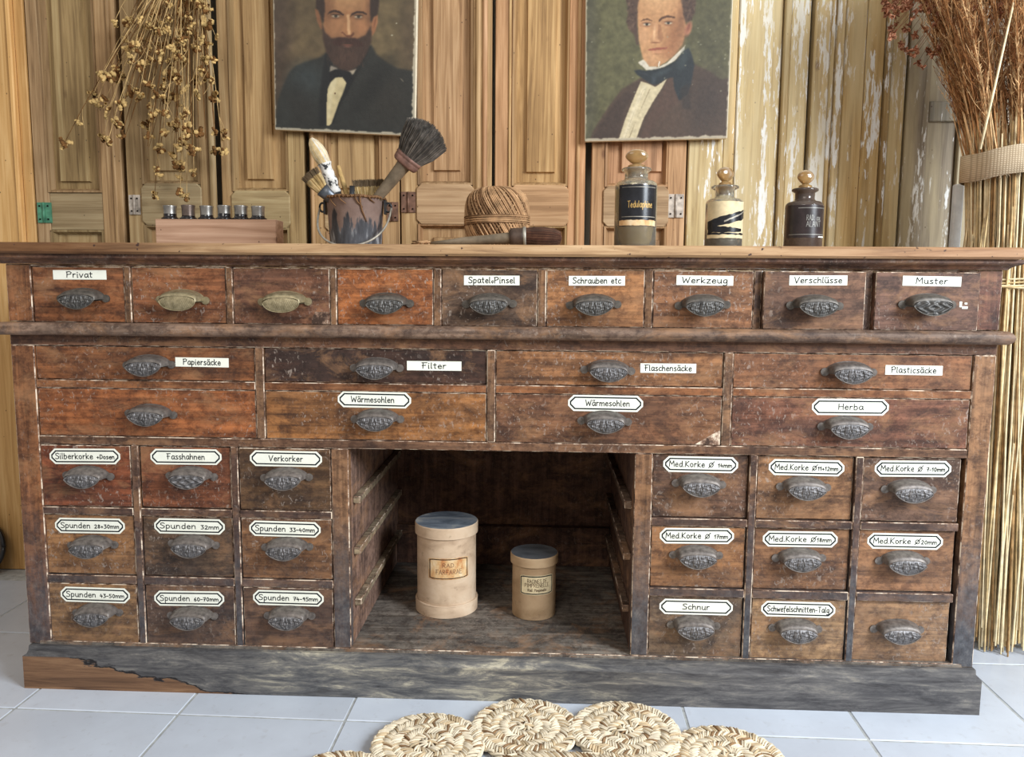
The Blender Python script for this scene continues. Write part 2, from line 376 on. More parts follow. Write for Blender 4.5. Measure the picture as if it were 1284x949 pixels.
l6 = leaf('pine shutter between the two paintings behind the twine ball', (620.5, 642, 660.5, 695, 712, 734), (Z(233), Z(283), Z(215)), 5, [(637, 640.5), (722, 727)])
l7 = leaf('pine shutter behind the tallest bottle, below the cravat man painting', (742, 759, 780, 830, 838, 860.5), (Z(234), Z(283), Z(214)), 6)
hinge(l1, 44, M['verdigris'], Z(282), Z(256), 61); hinge(l5, 503, M['rust'], Z(267), Z(241), 521)
hinge(l4, 485, M['rust'], Z(278), Z(254), 499); hinge(l7, 839, M['pale_hinge'], Z(272), Z(243), 859); hinge(l2, 160, M['pale_hinge'], Z(271), Z(246), 174)
# orange pine board at the far left
t = thing('pine_board', 'smooth orange pine board at the left edge of the wall', 'board', (WX(-40), YF, FZ))
part('plank', M['pine_orange'], t, WX(-150), WX(22), YF - .012, YF + .03, ZB, ZT, color=(1, 1, 1, 1))
part('bead', M['pine_orange'], t, WX(22.3), WX(28), YF - .018, YF + .03, ZB, ZT, .003, (1.15, 1.15, 1.15, 1)); part('plank', M['pine_orange'], t, WX(28.3), WX(40.5), YF - .004, YF + .03, ZB, ZT, .002, (.95, .93, .9, 1))
# planks with paint remains, right half of the wall
def planks(label, rows, cat='shutter', grp='paint-flecked plank shutters'):
    t = thing('plank_shutter', label, cat, (WX((rows[0][0] + rows[-1][1]) / 2), YF, FZ), grp)
    for (a, c, dy, kind, mat, col) in rows:
        part(kind, M[mat], t, WX(a), WX(c), YF + dy, YF + .034, ZB, ZT, .0025 if kind == 'plank' else .003, col)
    return t
planks('paint-flecked plank shutter behind the middle bottle', [(863, 906, 0, 'plank', 'pine_paint2', (1, 1, .95, 1)), (907, 921, .006, 'plank', 'pine_paint', (1, .97, .9, 1)), (921.5, 975, .003, 'plank', 'pine_paint2', (1, 1, .94, 1)), (976, 984, -.008, 'rib', 'pine_paint', (.72, .70, .66, 1)), (985, 1009, .004, 'plank', 'pine_paint2', (1, 1, .97, 1))])
planks('yellowed plank shutter with white paint streaks behind the right bottle', [(1014, 1034, 0, 'plank', 'pine_paint2', (1, .97, .9, 1)), (1035, 1041, .005, 'plank', 'pine_paint', (1, 1, 1, 1)), (1041.5, 1051, -.006, 'rib', 'pine_paint2', (1, .98, .94, 1)), (1053, 1079, .004, 'plank', 'pine_paint', (1.02, .95, .83, 1)), (1079.5, 1102, .003, 'plank', 'pine_paint', (1, .95, .85, 1)), (1103.5, 1110, -.006, 'rib', 'pine_paint', (.7, .66, .6, 1)), (1111, 1130, .002, 'plank', 'pine_paint', (.94, .90, .80, 1))])
t = thing('weathered_door', 'grey weathered door in shade beside the straw bundle', 'door', (WX(1180), YF, FZ))
for a, c, dy in ((1137, 1166, .02), (1167, 1205, .032), (1206, 1300, .02)): part('plank', M['pine_grey'], t, WX(a), WX(c), YF + dy, YF + .055, ZB, ZT, .002, (1.2, 1.1, .98, 1))
part('rail', M['pine_grey'], t, WX(1167), WX(1205), YF + .022, YF + .032, Z(150), Z(125), .002, (1.1, 1.1, 1.05, 1)); part('rail', M['pine_grey'], t, WX(1167), WX(1205), YF + .022, YF + .032, ZB, ZB + .1, .002, (1.1, 1.1, 1.05, 1))
b = MB(); xq = at(1199, 280, .55).x; b.box(xq - .010, xq + .012, .545, .562, FZ, 1.045)
tag(b.build('added_stripe', plain('bluish_white_streak', (238, 243, 248), .4, .5, var=.04), bevel=.003), 'added bluish-white batten standing between weathered door and straw bundle', 'stripe')  # added strip standing in for a bright bluish streak

# ---------------------------------------------------------------- handwriting: a stroke alphabet (cap height 8, x-height 5)
G = {
 'P': (5, [[(0, 0), (.4, 8)], [(-.6, 7.6), (3, 8.2), (5, 6.8), (4.3, 4.8), (.3, 3.8)]]), 'S': (5, [[(5, 7), (3.5, 8.2), (1, 7.6), (.6, 5.8), (2.5, 4.4), (4.8, 3), (4.3, .8), (2, 0), (0, .8)]]),
 'W': (7.5, [[(0, 8), (1.6, 0), (3.8, 5.6), (5.6, 0), (7.6, 8)]]), 'V': (5.2, [[(0, 8), (2.3, 0), (5.4, 8)]]), 'M': (6.4, [[(0, 0), (.6, 8), (3.2, 3), (5.8, 8), (6.5, 0)]]),
 'F': (4.8, [[(.8, 0), (1, 7.8)], [(-.4, 7.8), (5, 8)], [(-.2, 4), (3.8, 4.2)]]), 'H': (5.4, [[(.3, 0), (.4, 8)], [(5, 0), (5.2, 8)], [(.3, 4), (5, 4.3)]]), 'D': (5, [[(.4, 0), (.6, 8), (3.6, 7.4), (5, 4.4), (3.8, 1), (0, 0)]]),
 'K': (5, [[(.3, 0), (.5, 8)], [(4.8, 8), (.5, 3.6), (5, 0)]]), 'T': (5, [[(2.5, 0), (2.6, 8)], [(0, 7.9), (5.2, 8.1)]]), 'Ø': (6.6, [[(3, .2), (.8, 1.6), (.6, 4.2), (2.4, 6), (5, 5.6), (5.9, 3.4), (5, 1), (3, .2)], [(-.2, -.8), (7.4, 8.2)]]),
 'R': (5, [[(.2, 0), (.4, 8), (3.6, 8), (4.6, 6.2), (3.4, 4.4), (.3, 4)], [(1.6, 4.2), (4.8, 0)]]), 'A': (5, [[(0, 0), (2.5, 8), (5, 0)], [(1, 3), (4, 3)]]), 'C': (5, [[(5, 7), (3, 8.2), (.8, 6.6), (.4, 3), (2, 0), (5, .8)]]),
 'I': (1.2, [[(.5, 0), (.5, 8)]]), 'N': (5.4, [[(.2, 0), (.3, 8), (5, 0), (5.2, 8)]]), 'E': (4.4, [[(4.4, 8), (.3, 8), (.2, 0), (4.5, 0)], [(.2, 4.2), (3.6, 4.2)]]), 'L': (4, [[(.3, 8), (.2, 0), (4.2, 0)]]), 'O': (5.4, [[(2.7, 0), (.5, 2), (.5, 6), (2.7, 8), (5, 6), (5, 2), (2.7, 0)]]), 'B': (4.8, [[(.2, 0), (.3, 8), (3.4, 7.8), (4, 6), (3, 4.4), (.3, 4.2)], [(3, 4.3), (4.6, 2.2), (3.2, 0), (.2, 0)]]),
 'a': (4.3, [[(4, 4.6), (2, 5.2), (.4, 3.4), (.6, .8), (2.2, 0), (3.8, 1.8), (4.1, 4.8), (4.1, .8), (4.8, 0)]]), 'b': (4.2, [[(.3, 8), (.3, 0), (2.6, 0), (4, 2), (3.4, 4.4), (1.6, 4.9), (.3, 3.2)]]),
 'c': (3.6, [[(3.8, 4.4), (2, 5), (.4, 3.2), (.6, .9), (2.2, 0), (3.9, .8)]]), 'd': (4.3, [[(3.9, 4.4), (2, 5), (.4, 3.2), (.7, .6), (2.4, 0), (3.9, 1.6), (4.1, 8), (4.1, 0)]]),
 'e': (3.9, [[(.4, 2.4), (3.8, 2.9), (3.2, 4.7), (1.6, 4.9), (.3, 2.8), (.9, .5), (2.6, 0), (4, 1)]]), 'f': (3, [[(3.6, 8), (1.8, 7.6), (1.2, 5), (1.1, -1.6)], [(-.2, 4.6), (3, 4.7)]]),
 'g': (4.2, [[(3.9, 4.5), (2, 5), (.4, 3.2), (.8, .8), (2.4, .2), (3.8, 2), (4, 4.8), (4, -2), (2.2, -3.2), (.3, -2.4)]]), 'h': (4.1, [[(.3, 8), (.3, 0)], [(.3, 2.8), (2, 4.9), (3.5, 4.4), (3.9, 0)]]),
 'i': (1.4, [[(.5, 4.9), (.5, 0), (1.1, 0)], [(.4, 7), (.9, 7.2)]]), 'k': (3.9, [[(.3, 8), (.3, 0)], [(3.6, 5), (.4, 2.2), (4, 0)]]), 'l': (1.3, [[(.5, 8), (.4, .4), (1.2, 0)]]),
 'm': (6.4, [[(.3, 5), (.3, 0)], [(.3, 3.2), (1.8, 4.9), (3, 4.2), (3.1, 0)], [(3.1, 3.2), (4.8, 4.9), (6, 4.2), (6.2, 0)]]), 'n': (4.2, [[(.3, 5), (.3, 0)], [(.3, 3), (2, 4.9), (3.6, 4.2), (3.9, 0)]]),
 'o': (4.1, [[(2, 0), (.3, 1.6), (.5, 4), (2.2, 5), (3.9, 3.6), (3.7, 1), (2, 0)]]), 'p': (4.1, [[(.4, 5), (.3, -3)], [(.3, 4), (2.2, 5), (3.9, 3.6), (3.4, .8), (1.8, 0), (.3, 1)]]),
 'r': (3.1, [[(.4, 5), (.4, 0)], [(.4, 2.8), (1.8, 4.8), (3.2, 4.6)]]), 's': (3.5, [[(3.4, 4.5), (1.8, 5), (.5, 4), (2, 2.6), (3.5, 1.4), (2.4, 0), (.2, .5)]]), 't': (3, [[(1.4, 7.4), (1.3, .6), (2.6, 0)], [(0, 5), (3, 5.1)]]),
 'u': (4.2, [[(.3, 5), (.4, 1.2), (1.8, 0), (3.5, 1), (3.9, 5), (3.9, .4), (4.6, 0)]]), 'v': (3.9, [[(.1, 5), (1.8, 0), (4, 5)]]), 'w': (5.6, [[(0, 5), (1.2, 0), (2.8, 3.8), (4.2, 0), (5.6, 5)]]), 'z': (3.9, [[(.2, 5), (3.9, 5), (.2, 0), (4.2, 0)]]),
 '+': (4, [[(0, 2.6), (3.8, 2.6)], [(1.9, .6), (1.9, 4.6)]]), '-': (3.2, [[(0, 3), (3.2, 3.2)]]), '.': (1.2, [[(.3, .1), (.8, .4)]]), '&': (3, [[(2.8, 3), (1, 3), (.4, 1.4), (1.4, 0), (2.8, 1.2)]]),
 '0': (4.4, [[(2.2, 0), (.5, 2), (.7, 5.4), (2.4, 7), (4.1, 5), (3.8, 1.6), (2.2, 0)]]), '1': (2.6, [[(0, 4.6), (2, 7), (1.8, 0)]]), '2': (4.2, [[(.4, 5.6), (2, 7), (3.8, 5.6), (3, 3.2), (.2, 0), (4.2, .2)]]),
 '3': (4, [[(.3, 7), (3.6, 7), (1.8, 4.2), (3.9, 2.6), (3, .4), (.2, .2)]]), '4': (4.2, [[(1.6, 7), (.2, 2.8), (4, 3)], [(3, 4.8), (2.9, 0)]]), '5': (4, [[(3.8, 7), (.8, 7), (.6, 4.2), (3.2, 4), (3.6, 1.4), (1.8, 0), (.2, .6)]]),
 '6': (4, [[(3.2, 7), (.8, 4), (.6, 1), (2.4, 0), (3.8, 1.8), (2.4, 3.6), (.8, 2.6)]]), '7': (4, [[(.2, 6.8), (4, 7), (1.6, 0)], [(.8, 3.6), (3.6, 3.8)]]), '8': (4, [[(2, 3.8), (.6, 5.4), (2, 7), (3.5, 5.4), (2, 3.8), (.3, 1.8), (2, 0), (3.8, 1.8), (2, 3.8)]]), '9': (4, [[(3.6, 5.2), (2, 6.9), (.5, 5), (2, 3.4), (3.6, 5.2), (3, 0)]]),
 ' ': (3, []), '~': (5, [[(0, 2), (1, 3.5), (1.6, 1), (2.6, 3.4), (3.2, 1), (5, 2.4)]])}
for a, b_ in (('ä', 'a'), ('ü', 'u')): G[a] = (G[b_][0], G[b_][1] + [[(.8, 6.7), (1.5, 8.0)], [(2.9, 6.7), (3.6, 8.0)]])
def strokes(text, small=None, jit=.25, rs=None):
    """list of polylines in letter units; text after '|' is written smaller"""
    rs = rs or random.Random(text); x = 0; out = []; k = 1.0
    for ch in text:
        if ch == '|': k = small or .62; continue
        wd, st = G[ch]; dy = rs.uniform(-jit, jit) * .6
        for s_ in st: out.append([(x + px * k + rs.uniform(-jit, jit) * .4, py * k + dy + rs.uniform(-jit, jit) * .4) for px, py in s_])
        x += (wd + 1.45) * k
    return out, x - 1.2 * k
def write(b, text, cx, cz, width, height, wd, mat, put, small=.62, jit=.25):
    """ribbons for the strokes; put(u, v) gives the 3-D point"""
    pl, tw = strokes(text, small, jit); sx = width / tw; sz = height / 8
    for s_ in pl:
        p = [Vector((cx - width / 2 + u * sx, cz + (v - 3.4) * sz)) for u, v in s_]
        for i in range(len(p) - 1):
            d = (p[i + 1] - p[i])
            if d.length < 1e-7: continue
            d.normalize(); n = Vector((-d.y, d.x)) * wd / 2; a = p[i] - d * wd * .35; c = p[i + 1] + d * wd * .35
            b.add([put(*(a - n)), put(*(c - n)), put(*(c + n)), put(*(a + n))], [(0, 1, 2, 3)], mat)

# ---------------------------------------------------------------- the counter with drawers
cab = thing('drawer_counter', 'long worn brown apothecary counter with rows of labelled drawers', 'counter', (.927, .25, FZ))
X0, X1 = .0268, 1.8265; YB = .52
def cpart(name, mats, color, *boxes, bevel=.0012):
    b = MB()
    for q in boxes: b.box(*q)
    o = b.build(name, mats, bevel=bevel, bevel_mat=1 if isinstance(mats, list) and len(mats) > 1 else -1, color=color); return kid(o, cab)
BR = (.25, .100, .040, .35); BR2 = (.20, .095, .046, .5); BRD = (.12, .065, .045, .5)
# sides, back, inner boards
cpart('side_panel', [M['wood_v'], M['worn']], BR2, (X0, X0 + .02, .021, YB, .095, .828)); cpart('side_panel', [M['wood_v'], M['worn']], BR2, (X1 - .02, X1, .021, YB, .095, .828))
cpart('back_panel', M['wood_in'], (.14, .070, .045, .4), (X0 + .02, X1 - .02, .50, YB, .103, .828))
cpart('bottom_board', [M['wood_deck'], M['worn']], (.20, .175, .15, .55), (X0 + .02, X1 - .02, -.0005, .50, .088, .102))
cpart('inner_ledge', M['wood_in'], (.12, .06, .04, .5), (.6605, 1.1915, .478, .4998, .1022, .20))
cpart('partition', M['wood_in'], (.26, .16, .12, .3), (.645, .660, .0205, .50, .1022, .4995)); cpart('partition', M['wood_in'], (.17, .09, .06, .3), (1.192, 1.207, .0205, .50, .1022, .4995))  # left lighter, right darker: light from the right put into the colour
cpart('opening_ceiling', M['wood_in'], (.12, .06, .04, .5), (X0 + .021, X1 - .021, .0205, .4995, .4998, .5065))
for zc in (.386, .285, .182):
    for x0, x1 in ((.6602, .674), (1.178, 1.1918)): cpart('drawer_runner', [M['wood_deck'], M['worn']], (.34, .27, .18, .2) if x0 < 1 else (.2, .13, .09, .3), (x0, x1, .03, .476, zc - .008, zc + .006))  # left runners coloured as lit, right ones as shaded
# face frame
FY0, FY1 = 0, .02
def stile(x0, x1, z0, z1, col=BR): cpart('stile', [M['wood_v'], M['worn']], col, (x0, x1, FY0, FY1, z0, z1), bevel=.0016)
def rail(x0, x1, z0, z1, col=BR): cpart('rail', [M['wood_h'], M['worn']], col, (x0, x1, FY0, FY1, z0, z1), bevel=.0013)
TX = [(.0745, .248), (.262, .438), (.4525, .6305), (.6445, .8200), (.836, 1.009), (1.026, 1.201), (1.217, 1.394), (1.4095, 1.586), (1.603, 1.7825)]
WXX = [(.072, .4875), (.506, .9175), (.935, 1.3465), (1.365, 1.787)]
SX = [(.07 + .1908 * i, .245 + .1908 * i) for i in range(3)] + [(1.2251 + .1908 * i, 1.4001 + .1908 * i) for i in range(3)]
SZ = [(.3699, .4899), (.2358, .3543), (.1000, .2187)]
stile(X0, .0735, .722, .828, (.23, .095, .04, .2)); stile(1.7835, X1, .722, .828, (.17, .07, .045, .3))
for i in range(8): stile(TX[i][1] + .001, TX[i + 1][0] - .001, .7205, .8245, (.19, .10, .05, .3) if i < 6 else (.10, .06, .045, .4))  # last ones darkened: shadow beside the pulled-out drawers put into the colour
rail(.0737, 1.7833, .8247, .828); rail(X0, X1, .678, .7205, (.17, .08, .045, .3))
stile(X0, .071, .0951, .6778, (.27, .11, .045, .3)); stile(1.788, X1, .0951, .6778, (.25, .13, .065, .2))
for i in range(3): stile(WXX[i][1] + .001, WXX[i + 1][0] - .001, .5072, .6778, (.22, .12, .065, .2))
for a, c in WXX: rail(a - .0005, c + .0005, .5985, .6137)
rail(.0715, 1.7875, .4908, .507, (.17, .088, .05, .3))
stile(.6275, .660, .1022, .4905, (.26, .14, .075, .3)); stile(1.192, 1.2245, .1022, .4905, (.24, .125, .065, .3))
for a, c in ((SX[0][1], SX[1][0]), (SX[1][1], SX[2][0]), (SX[3][1], SX[4][0]), (SX[4][1], SX[5][0])): stile(a + .001, c - .001, .1, .4905, BRD)
for i in range(6):
    a, c = SX[i]
    for z0, z1 in ((.3548, .3694), (.2192, .2353)): rail(a - .0004, c + .0004, z0, z1, BRD)
# roll moulding, cornice, counter top, plinth
b = MB(); n = 12; r = .0118; zc = .7095
pr = [(.0, zc + r)] + [(-.0135 - .0115 * math.sin(q), zc + r * math.cos(q)) for q in [PI * i / n for i in range(n + 1)]] + [(.0, zc - r)]
e = [-.014 * (1 if 0 < i < len(pr) - 1 else 0) * (1 - ((z - zc) / r) ** 2 * .55) for i, (y, z) in enumerate(pr)]
b.extrude_x(pr, X0 - .003, X1 + .003, 0, e, [-v for v in e])
kid(b.build('roll_moulding', [M['wood_h']], color=(.22, .145, .105, .45)), cab)
b = MB(); pr = [(.0, .8282), (-.005, .8282), (-.0075, .8315), (-.012, .8345), (-.019, .8365), (-.0235, .8395), (-.0235, .8455), (.0, .8455)]
b.extrude_x(pr, X0 - .0005, X1 + .0005, 0, [y for y, z in pr], [-y for y, z in pr])
kid(b.build('cornice', [M['wood_h']], color=(.17, .085, .055, .45)), cab)
b = MB(); b.box(.004, 1.842, -.035, .53, .8458, .866); kid(b.build('counter_top', [M['counter']], bevel=.004), cab)
b = MB(); pr = [(.03, FZ), (-.020, FZ), (-.020, .0785), (-.0165, .082), (-.010, .0865), (-.0085, .0945), (.0, .0948), (.03, .0948)]
b.extrude_x(pr, .0245, 1.834, 0, [.0 if z < .08 else .006 for y, z in pr], [-.0 if z < .08 else -.006 for y, z in pr])
kid(b.build('plinth', [M['plinth']]), cab)
b = MB(); b.box(.03, .05, .031, .5, FZ, .087); b.box(1.806, 1.826, .031, .5, FZ, .087); kid(b.build('plinth_side', [M['plinth']]), cab)

# cup handles (three meshes: engraved leaf, dotted brass, dark scroll)
def handle_mesh(kind):
    b = MB(); N = 28; A = .0355
    def outer(q):  # outline on the drawer
        return Vector((-.0375 * math.cos(q), 0, .0175 * math.sin(q) ** .8 if math.sin(q) > 0 else 0))
    rows = []
    for v in range(7):
        s_ = v / 6; y = -.0005 - .0255 * math.sin(s_ * PI / 2) ** .9; row = []
        for i in range(N + 1):
            q = PI * i / N; sn = max(math.sin(q), 0)
            x = -math.cos(q) * (.0385 * (1 - s_) + .0330 * s_); z = sn ** .6 * (.0195 * (1 - s_ ** 2.4) + .0098 * s_ ** 2.4) - s_ * .001
            row.append((x, y, z))
        rows.append(row)
    vs = sum(rows, []); n = N + 1
    b.add(vs, [(v * n + i, v * n + i + 1, (v + 1) * n + i + 1, (v + 1) * n + i) for v in range(6) for i in range(N)], 0, True)
    # engraved face: lens with a rounded top and pointed lower lip
    U, V = 64, 18; fv = []
    for j in range(V + 1):
        for i in range(U + 1):
            u = -1 + 2 * i / U; top = .0098 * (1 - u * u) ** .5; bot = -.0165 * (1 - abs(u) ** (1.9 if kind != 1 else 2.2)) ** (.78 if kind != 1 else .55)
            s_ = j / V; z = bot * (1 - s_) + top * s_ - .001
            edge = min(s_, 1 - s_) * 2; e2 = min(edge * 3, 1) * min((1 - abs(u)) * 8, 1)
            if kind == 0: h = .0019 * math.sin(abs(u) * 40 + 3 * math.sin(z * 420)) * math.cos(z * 480 + 2.5 * math.sin(u * 15)) + .0006 * math.sin(abs(u) * 12)
            elif kind == 1: h = .0009 * math.sin(u * 62) * math.sin(s_ * 22)
            else: h = .0024 * math.sin(abs(u) * 13 + 2.5 * math.sin(z * 420))
            y = -.0262 - .0028 * (1 - u * u) * (1 - (2 * s_ - 1) ** 2) - h * e2 + .0006 * (edge < .01)
            fv.append((u * .0332, y, z))
    m = U + 1
    b.add(fv, [(j * m + i, j * m + i + 1, (j + 1) * m + i + 1, (j + 1) * m + i) for j in range(V) for i in range(U)], 1, True)
    rim = [(-.0332 * math.cos(PI * i / 24), -.0268, -.0165 * (1 - abs(math.cos(PI * i / 24)) ** (1.9 if kind != 1 else 2.2)) ** (.78 if kind != 1 else .55) - .001) for i in range(25)]
    b.tube(rim, .0010, 5)
    # back flange and the two screw ears
    b.prism([(.0425 * math.cos(q), .0210 * math.sin(q) if math.sin(q) > 0 else .004 * math.sin(q)) for q in [2 * PI * i / 28 for i in range(28)]], -.0018, 0)
    for sx in (-1, 1):
        cx = sx * .0425
        b.prism([(cx + .0075 * math.cos(q), .001 + .0072 * math.sin(q)) for q in [2 * PI * i / 14 for i in range(14)]], -.0032, -.0001)
        b.lathe([(0, -.0048), (.0022, -.0045), (.0034, -.0032)], (0, 0, 0), 10, mat=2, M=Matrix.Translation((cx, 0, .001)) @ Matrix.Rotation(-PI / 2, 4, 'X') @ Matrix.Scale(-1, 4, (0, 0, 1)))
    return b
HM = []
for k in range(3):
    mm = [M['iron'], M['iron_face'], M['black']] if k != 1 else [M['brass'], M['brass'], M['black']]
    o = handle_mesh(k).build('handle', mm, recalc=False); HM.append(o.data); bpy.data.objects.remove(o)

def label_obj(kind, text, wid, hgt, inkw=None, jitter=0):
    b = MB(); y = -.0004
    if kind == 'plain':
        b.box(-wid / 2, wid / 2, y, 0, -hgt / 2, hgt / 2)
        put = lambda u, v: (u, y - .00015, v)
        tw = min(wid * .86, .0062 * len(text.replace('|', ''))); write(b, text, 0, -.0003, inkw or tw, .0104, .0016, 1, put, .72)
    else:
        def octo(w_, h_, c): return [(-w_ + c, -h_), (w_ - c, -h_), (w_, -h_ + c), (w_, h_ - c), (w_ - c, h_), (-w_ + c, h_), (-w_, h_ - c), (-w_, -h_ + c)]
        b.prism(octo(wid / 2, hgt / 2, .010), y, 0)
        for w_, h_, c, mt, yy in ((wid / 2 - .0032, hgt / 2 - .0032, .0085, 1, y - .0001), (wid / 2 - .0058, hgt / 2 - .0058, .0074, 0, y - .0002)):
            b.add([(x, yy, z) for x, z in octo(w_, h_, c)], [tuple(range(8))], mt)
        put = lambda u, v: (u, y - .0003, v)
        write(b, text, 0 if not jitter else jitter, -.0002, inkw, .0106, .0016, 1, put, .76)
    return b
def add_drawer(x0, x1, z0, z1, col, hx, hz, kind=0, lab=None, yo=.003, patch=None):
    b = MB(); b.box(x0, x1, yo, yo + .018, z0, z1)
    o = b.build('drawer', [M['drawer'], M['worn'], M['wood_deck']], bevel=.0014, bevel_mat=1)
    # box behind the front
    bm = bmesh.new(); bm.from_mesh(o.data)
    q = MB(); d = .33
    q.box(x0 + .003, x0 + .011, yo + .0185, d, z0 + .004, z1 - .008); q.box(x1 - .011, x1 - .003, yo + .0185, d, z0 + .004, z1 - .008)
    q.box(x0 + .0115, x1 - .0115, yo + .0185, d - .0085, z0 + .004, z0 + .009); q.box(x0 + .0115, x1 - .0115, d - .008, d, z0 + .004, z1 - .008)
    if patch:
        q.add([(px, yo - .0003, pz) for px, pz in patch], [tuple(range(len(patch)))])
    tmp = bpy.data.meshes.new('t'); tmp.from_pydata(q.v, [], q.f); bm.from_mesh(tmp); bpy.data.meshes.remove(tmp)
    bm.faces.ensure_lookup_table()
    for f in bm.faces[-(len(q.f)):]: f.material_index = 0
    if patch: bm.faces[-1].material_index = 1
    bmesh.ops.recalc_face_normals(bm, faces=bm.faces); bm.to_mesh(o.data); bm.free()
    kid(o, cab); o.color = col
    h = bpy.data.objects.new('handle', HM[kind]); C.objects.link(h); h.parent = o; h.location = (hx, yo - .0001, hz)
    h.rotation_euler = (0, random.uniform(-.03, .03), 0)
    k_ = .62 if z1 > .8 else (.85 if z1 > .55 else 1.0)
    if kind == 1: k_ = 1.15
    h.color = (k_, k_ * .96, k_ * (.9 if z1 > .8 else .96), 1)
    if kind == 1: h['label'] = 'dotted brass cup handle'
    if lab:
        lk, text, cx, cz, iw = lab[:5]
        wid, hgt = (.1005, .0172) if lk == 'plain' else (.1365, .0298)
        l = label_obj(lk, text, wid, hgt, iw, lab[5] if len(lab) > 5 else 0).build('label', [M['paper'], M['ink']], o, recalc=False)
        l.location = (cx, yo - .0002, cz); l.rotation_euler = (0, random.uniform(-.012, .012), 0)
        l['label'] = {'plain': 'white paper strip with handwriting', 'fancy': 'white label with black border and handwriting'}[lk]
    return o
def rgb(r, g, b_, a):
    c = lin((r, g, b_)); l = c[0] * .3 + c[1] * .5 + c[2] * .2; q = [(x * .88 + l * .12) * 1.25 for x in c[:3]]; return (q[0], q[1] * 1.10, q[2] * .88, a)
top = [  # colour, handle x z, handle kind, label, y
 (rgb(135, 76, 46, .45), .1704, .768, 0, ('plain', 'Privat', .165, .8086, .048), .003),
 (rgb(138, 78, 50, .5), .3573, .767, 1, None, .003),
 (rgb(112, 68, 54, .6), .5482, .7655, 1, None, .001),
 (rgb(162, 88, 44, .45), .7356, .764, 0, None, .001),
 (rgb(94, 68, 60, .7), .9227, .7645, 0, ('plain', 'Spatel&Pinsel', .9265, .8039, .084), .002),
 (rgb(152, 96, 62, .4), 1.1106, .7645, 0, ('plain', 'Schrauben etc', 1.1156, .8046, .086), .0),
 (rgb(136, 86, 62, .55), 1.3049, .7655, 0, ('plain', 'Werkzeug', 1.3076, .8065, .080), .0),
 (rgb(112, 74, 62, .6), 1.4985, .7665, 0, ('plain', 'Verschlüsse', 1.503, .808, .082), -.012),
 (rgb(106, 70, 64, .6), 1.6925, .770, 2, ('plain', 'Muster', 1.699, .808, .054), -.012)]
for i, (col, hx, hz, k, lab, yo) in enumerate(top):
    a, c = TX[i]; pt = None
    if i == 2: pt = [(.596, .7222), (.628, .7222), (.628, .7445), (.604, .7445), (.597, .733)]
    o = add_drawer(a, c, .7215, .8235, col, hx, hz - .004, k, lab, yo, pt)
    if i == 8:
        b = MB()
        for px, pz, s1, s2 in ((1.7400, .768, .0022, .005), (1.7475, .7625, .005, .0022), (1.7490, .7695, .0025, .0015)): px += .011; b.box(px - s1, px + s1, -.0126, -.0122, pz - s2, pz + s2)
        b.build('paint_fleck', [M['paper']], o, bevel=.0004)
wide = [
 [(rgb(132, 74, 42, .55), .2881, .645, ('plain', 'Papiersäcke', .3879, .649, .070)), (rgb(68, 42, 38, .8), .7154, .6445, ('plain', 'Filter', .8212, .6474, .044)), (rgb(136, 86, 58, .55), 1.1386, .645, ('plain', 'Flaschensäcke', 1.2481, .648, .084)), (rgb(134, 82, 58, .55), 1.5701, .647, ('plain', 'Plasticsäcke', 1.6854, .6495, .078))],
 [(rgb(145, 78, 42, .45), .2883, .5525, None), (rgb(138, 84, 46, .4), .7157, .5495, ('fancy', 'Wärmesohlen', .7101, .5832, .080, -.003)), (rgb(116, 72, 54, .45), 1.1348, .5515, ('fancy', 'Wärmesohlen', 1.1359, .5823, .080, .004)), (rgb(118, 70, 58, .6), 1.5686, .548, ('fancy', 'Herba', 1.5763, .5815, .044, .001))]]
for r_, row in enumerate(wide):
    z0, z1 = ((.6145, .6772), (.5075, .5978))[r_]
    for i, (col, hx, hz, lab) in enumerate(row):
        pt = [(1.300, .5085), (1.3452, .5085), (1.3452, .5365)] if (r_, i) == (1, 2) else None
        add_drawer(WXX[i][0], WXX[i][1], z0, z1, col, hx, hz - .003, 0, lab, .004 if r_ == 0 else .0025, pt)
cols = [[rgb(122, 60, 38, .5), rgb(124, 66, 44, .45), rgb(98, 66, 46, .75), rgb(104, 70, 60, .65), rgb(134, 90, 66, .5), rgb(104, 72, 64, .6)],
        [rgb(140, 92, 60, .4), rgb(90, 64, 52, .75), rgb(120, 76, 50, .5), rgb(140, 90, 60, .45), rgb(136, 88, 62, .5), rgb(146, 96, 70, .45)],
        [rgb(142, 98, 66, .4), rgb(94, 64, 54, .7), rgb(102, 68, 56, .65), rgb(110, 82, 68, .6), rgb(164, 120, 90, .4), rgb(154, 110, 84, .45)]]
txt = [['Silberkorke |+Dosen', 'Fasshahnen', 'Verkorker', 'Med.Korke Ø |14mm', 'Med.Korke Ø|11+12mm', 'Med.Korke Ø |7-10mm'],
       ['Spunden |28+30mm', 'Spunden |32mm', 'Spunden |33-40mm', 'Med.Korke Ø |17mm', 'Med.Korke Ø|18mm', 'Med.Korke Ø|20mm'],
       ['Spunden |43-50mm', 'Spunden |60-70mm', 'Spunden |74-95mm', 'Schnur', 'Schwefelschnitten-Talg', None]]
LC = [[(.1566, .4678), (.3499, .4694), (.5418, .4696), (1.3129, .4704), (1.5053, .4677), (1.6956, .4694)], [(.1577, .3322), (.3518, .3349), (.5365, .334), (1.3102, .3356), (1.5004, .3327), (1.6915, .3322)], [(.162, .1954), (.3465, .1927), (.5396, .1981), (1.3134, .1981), (1.5026, .1981), (0, 0)]]
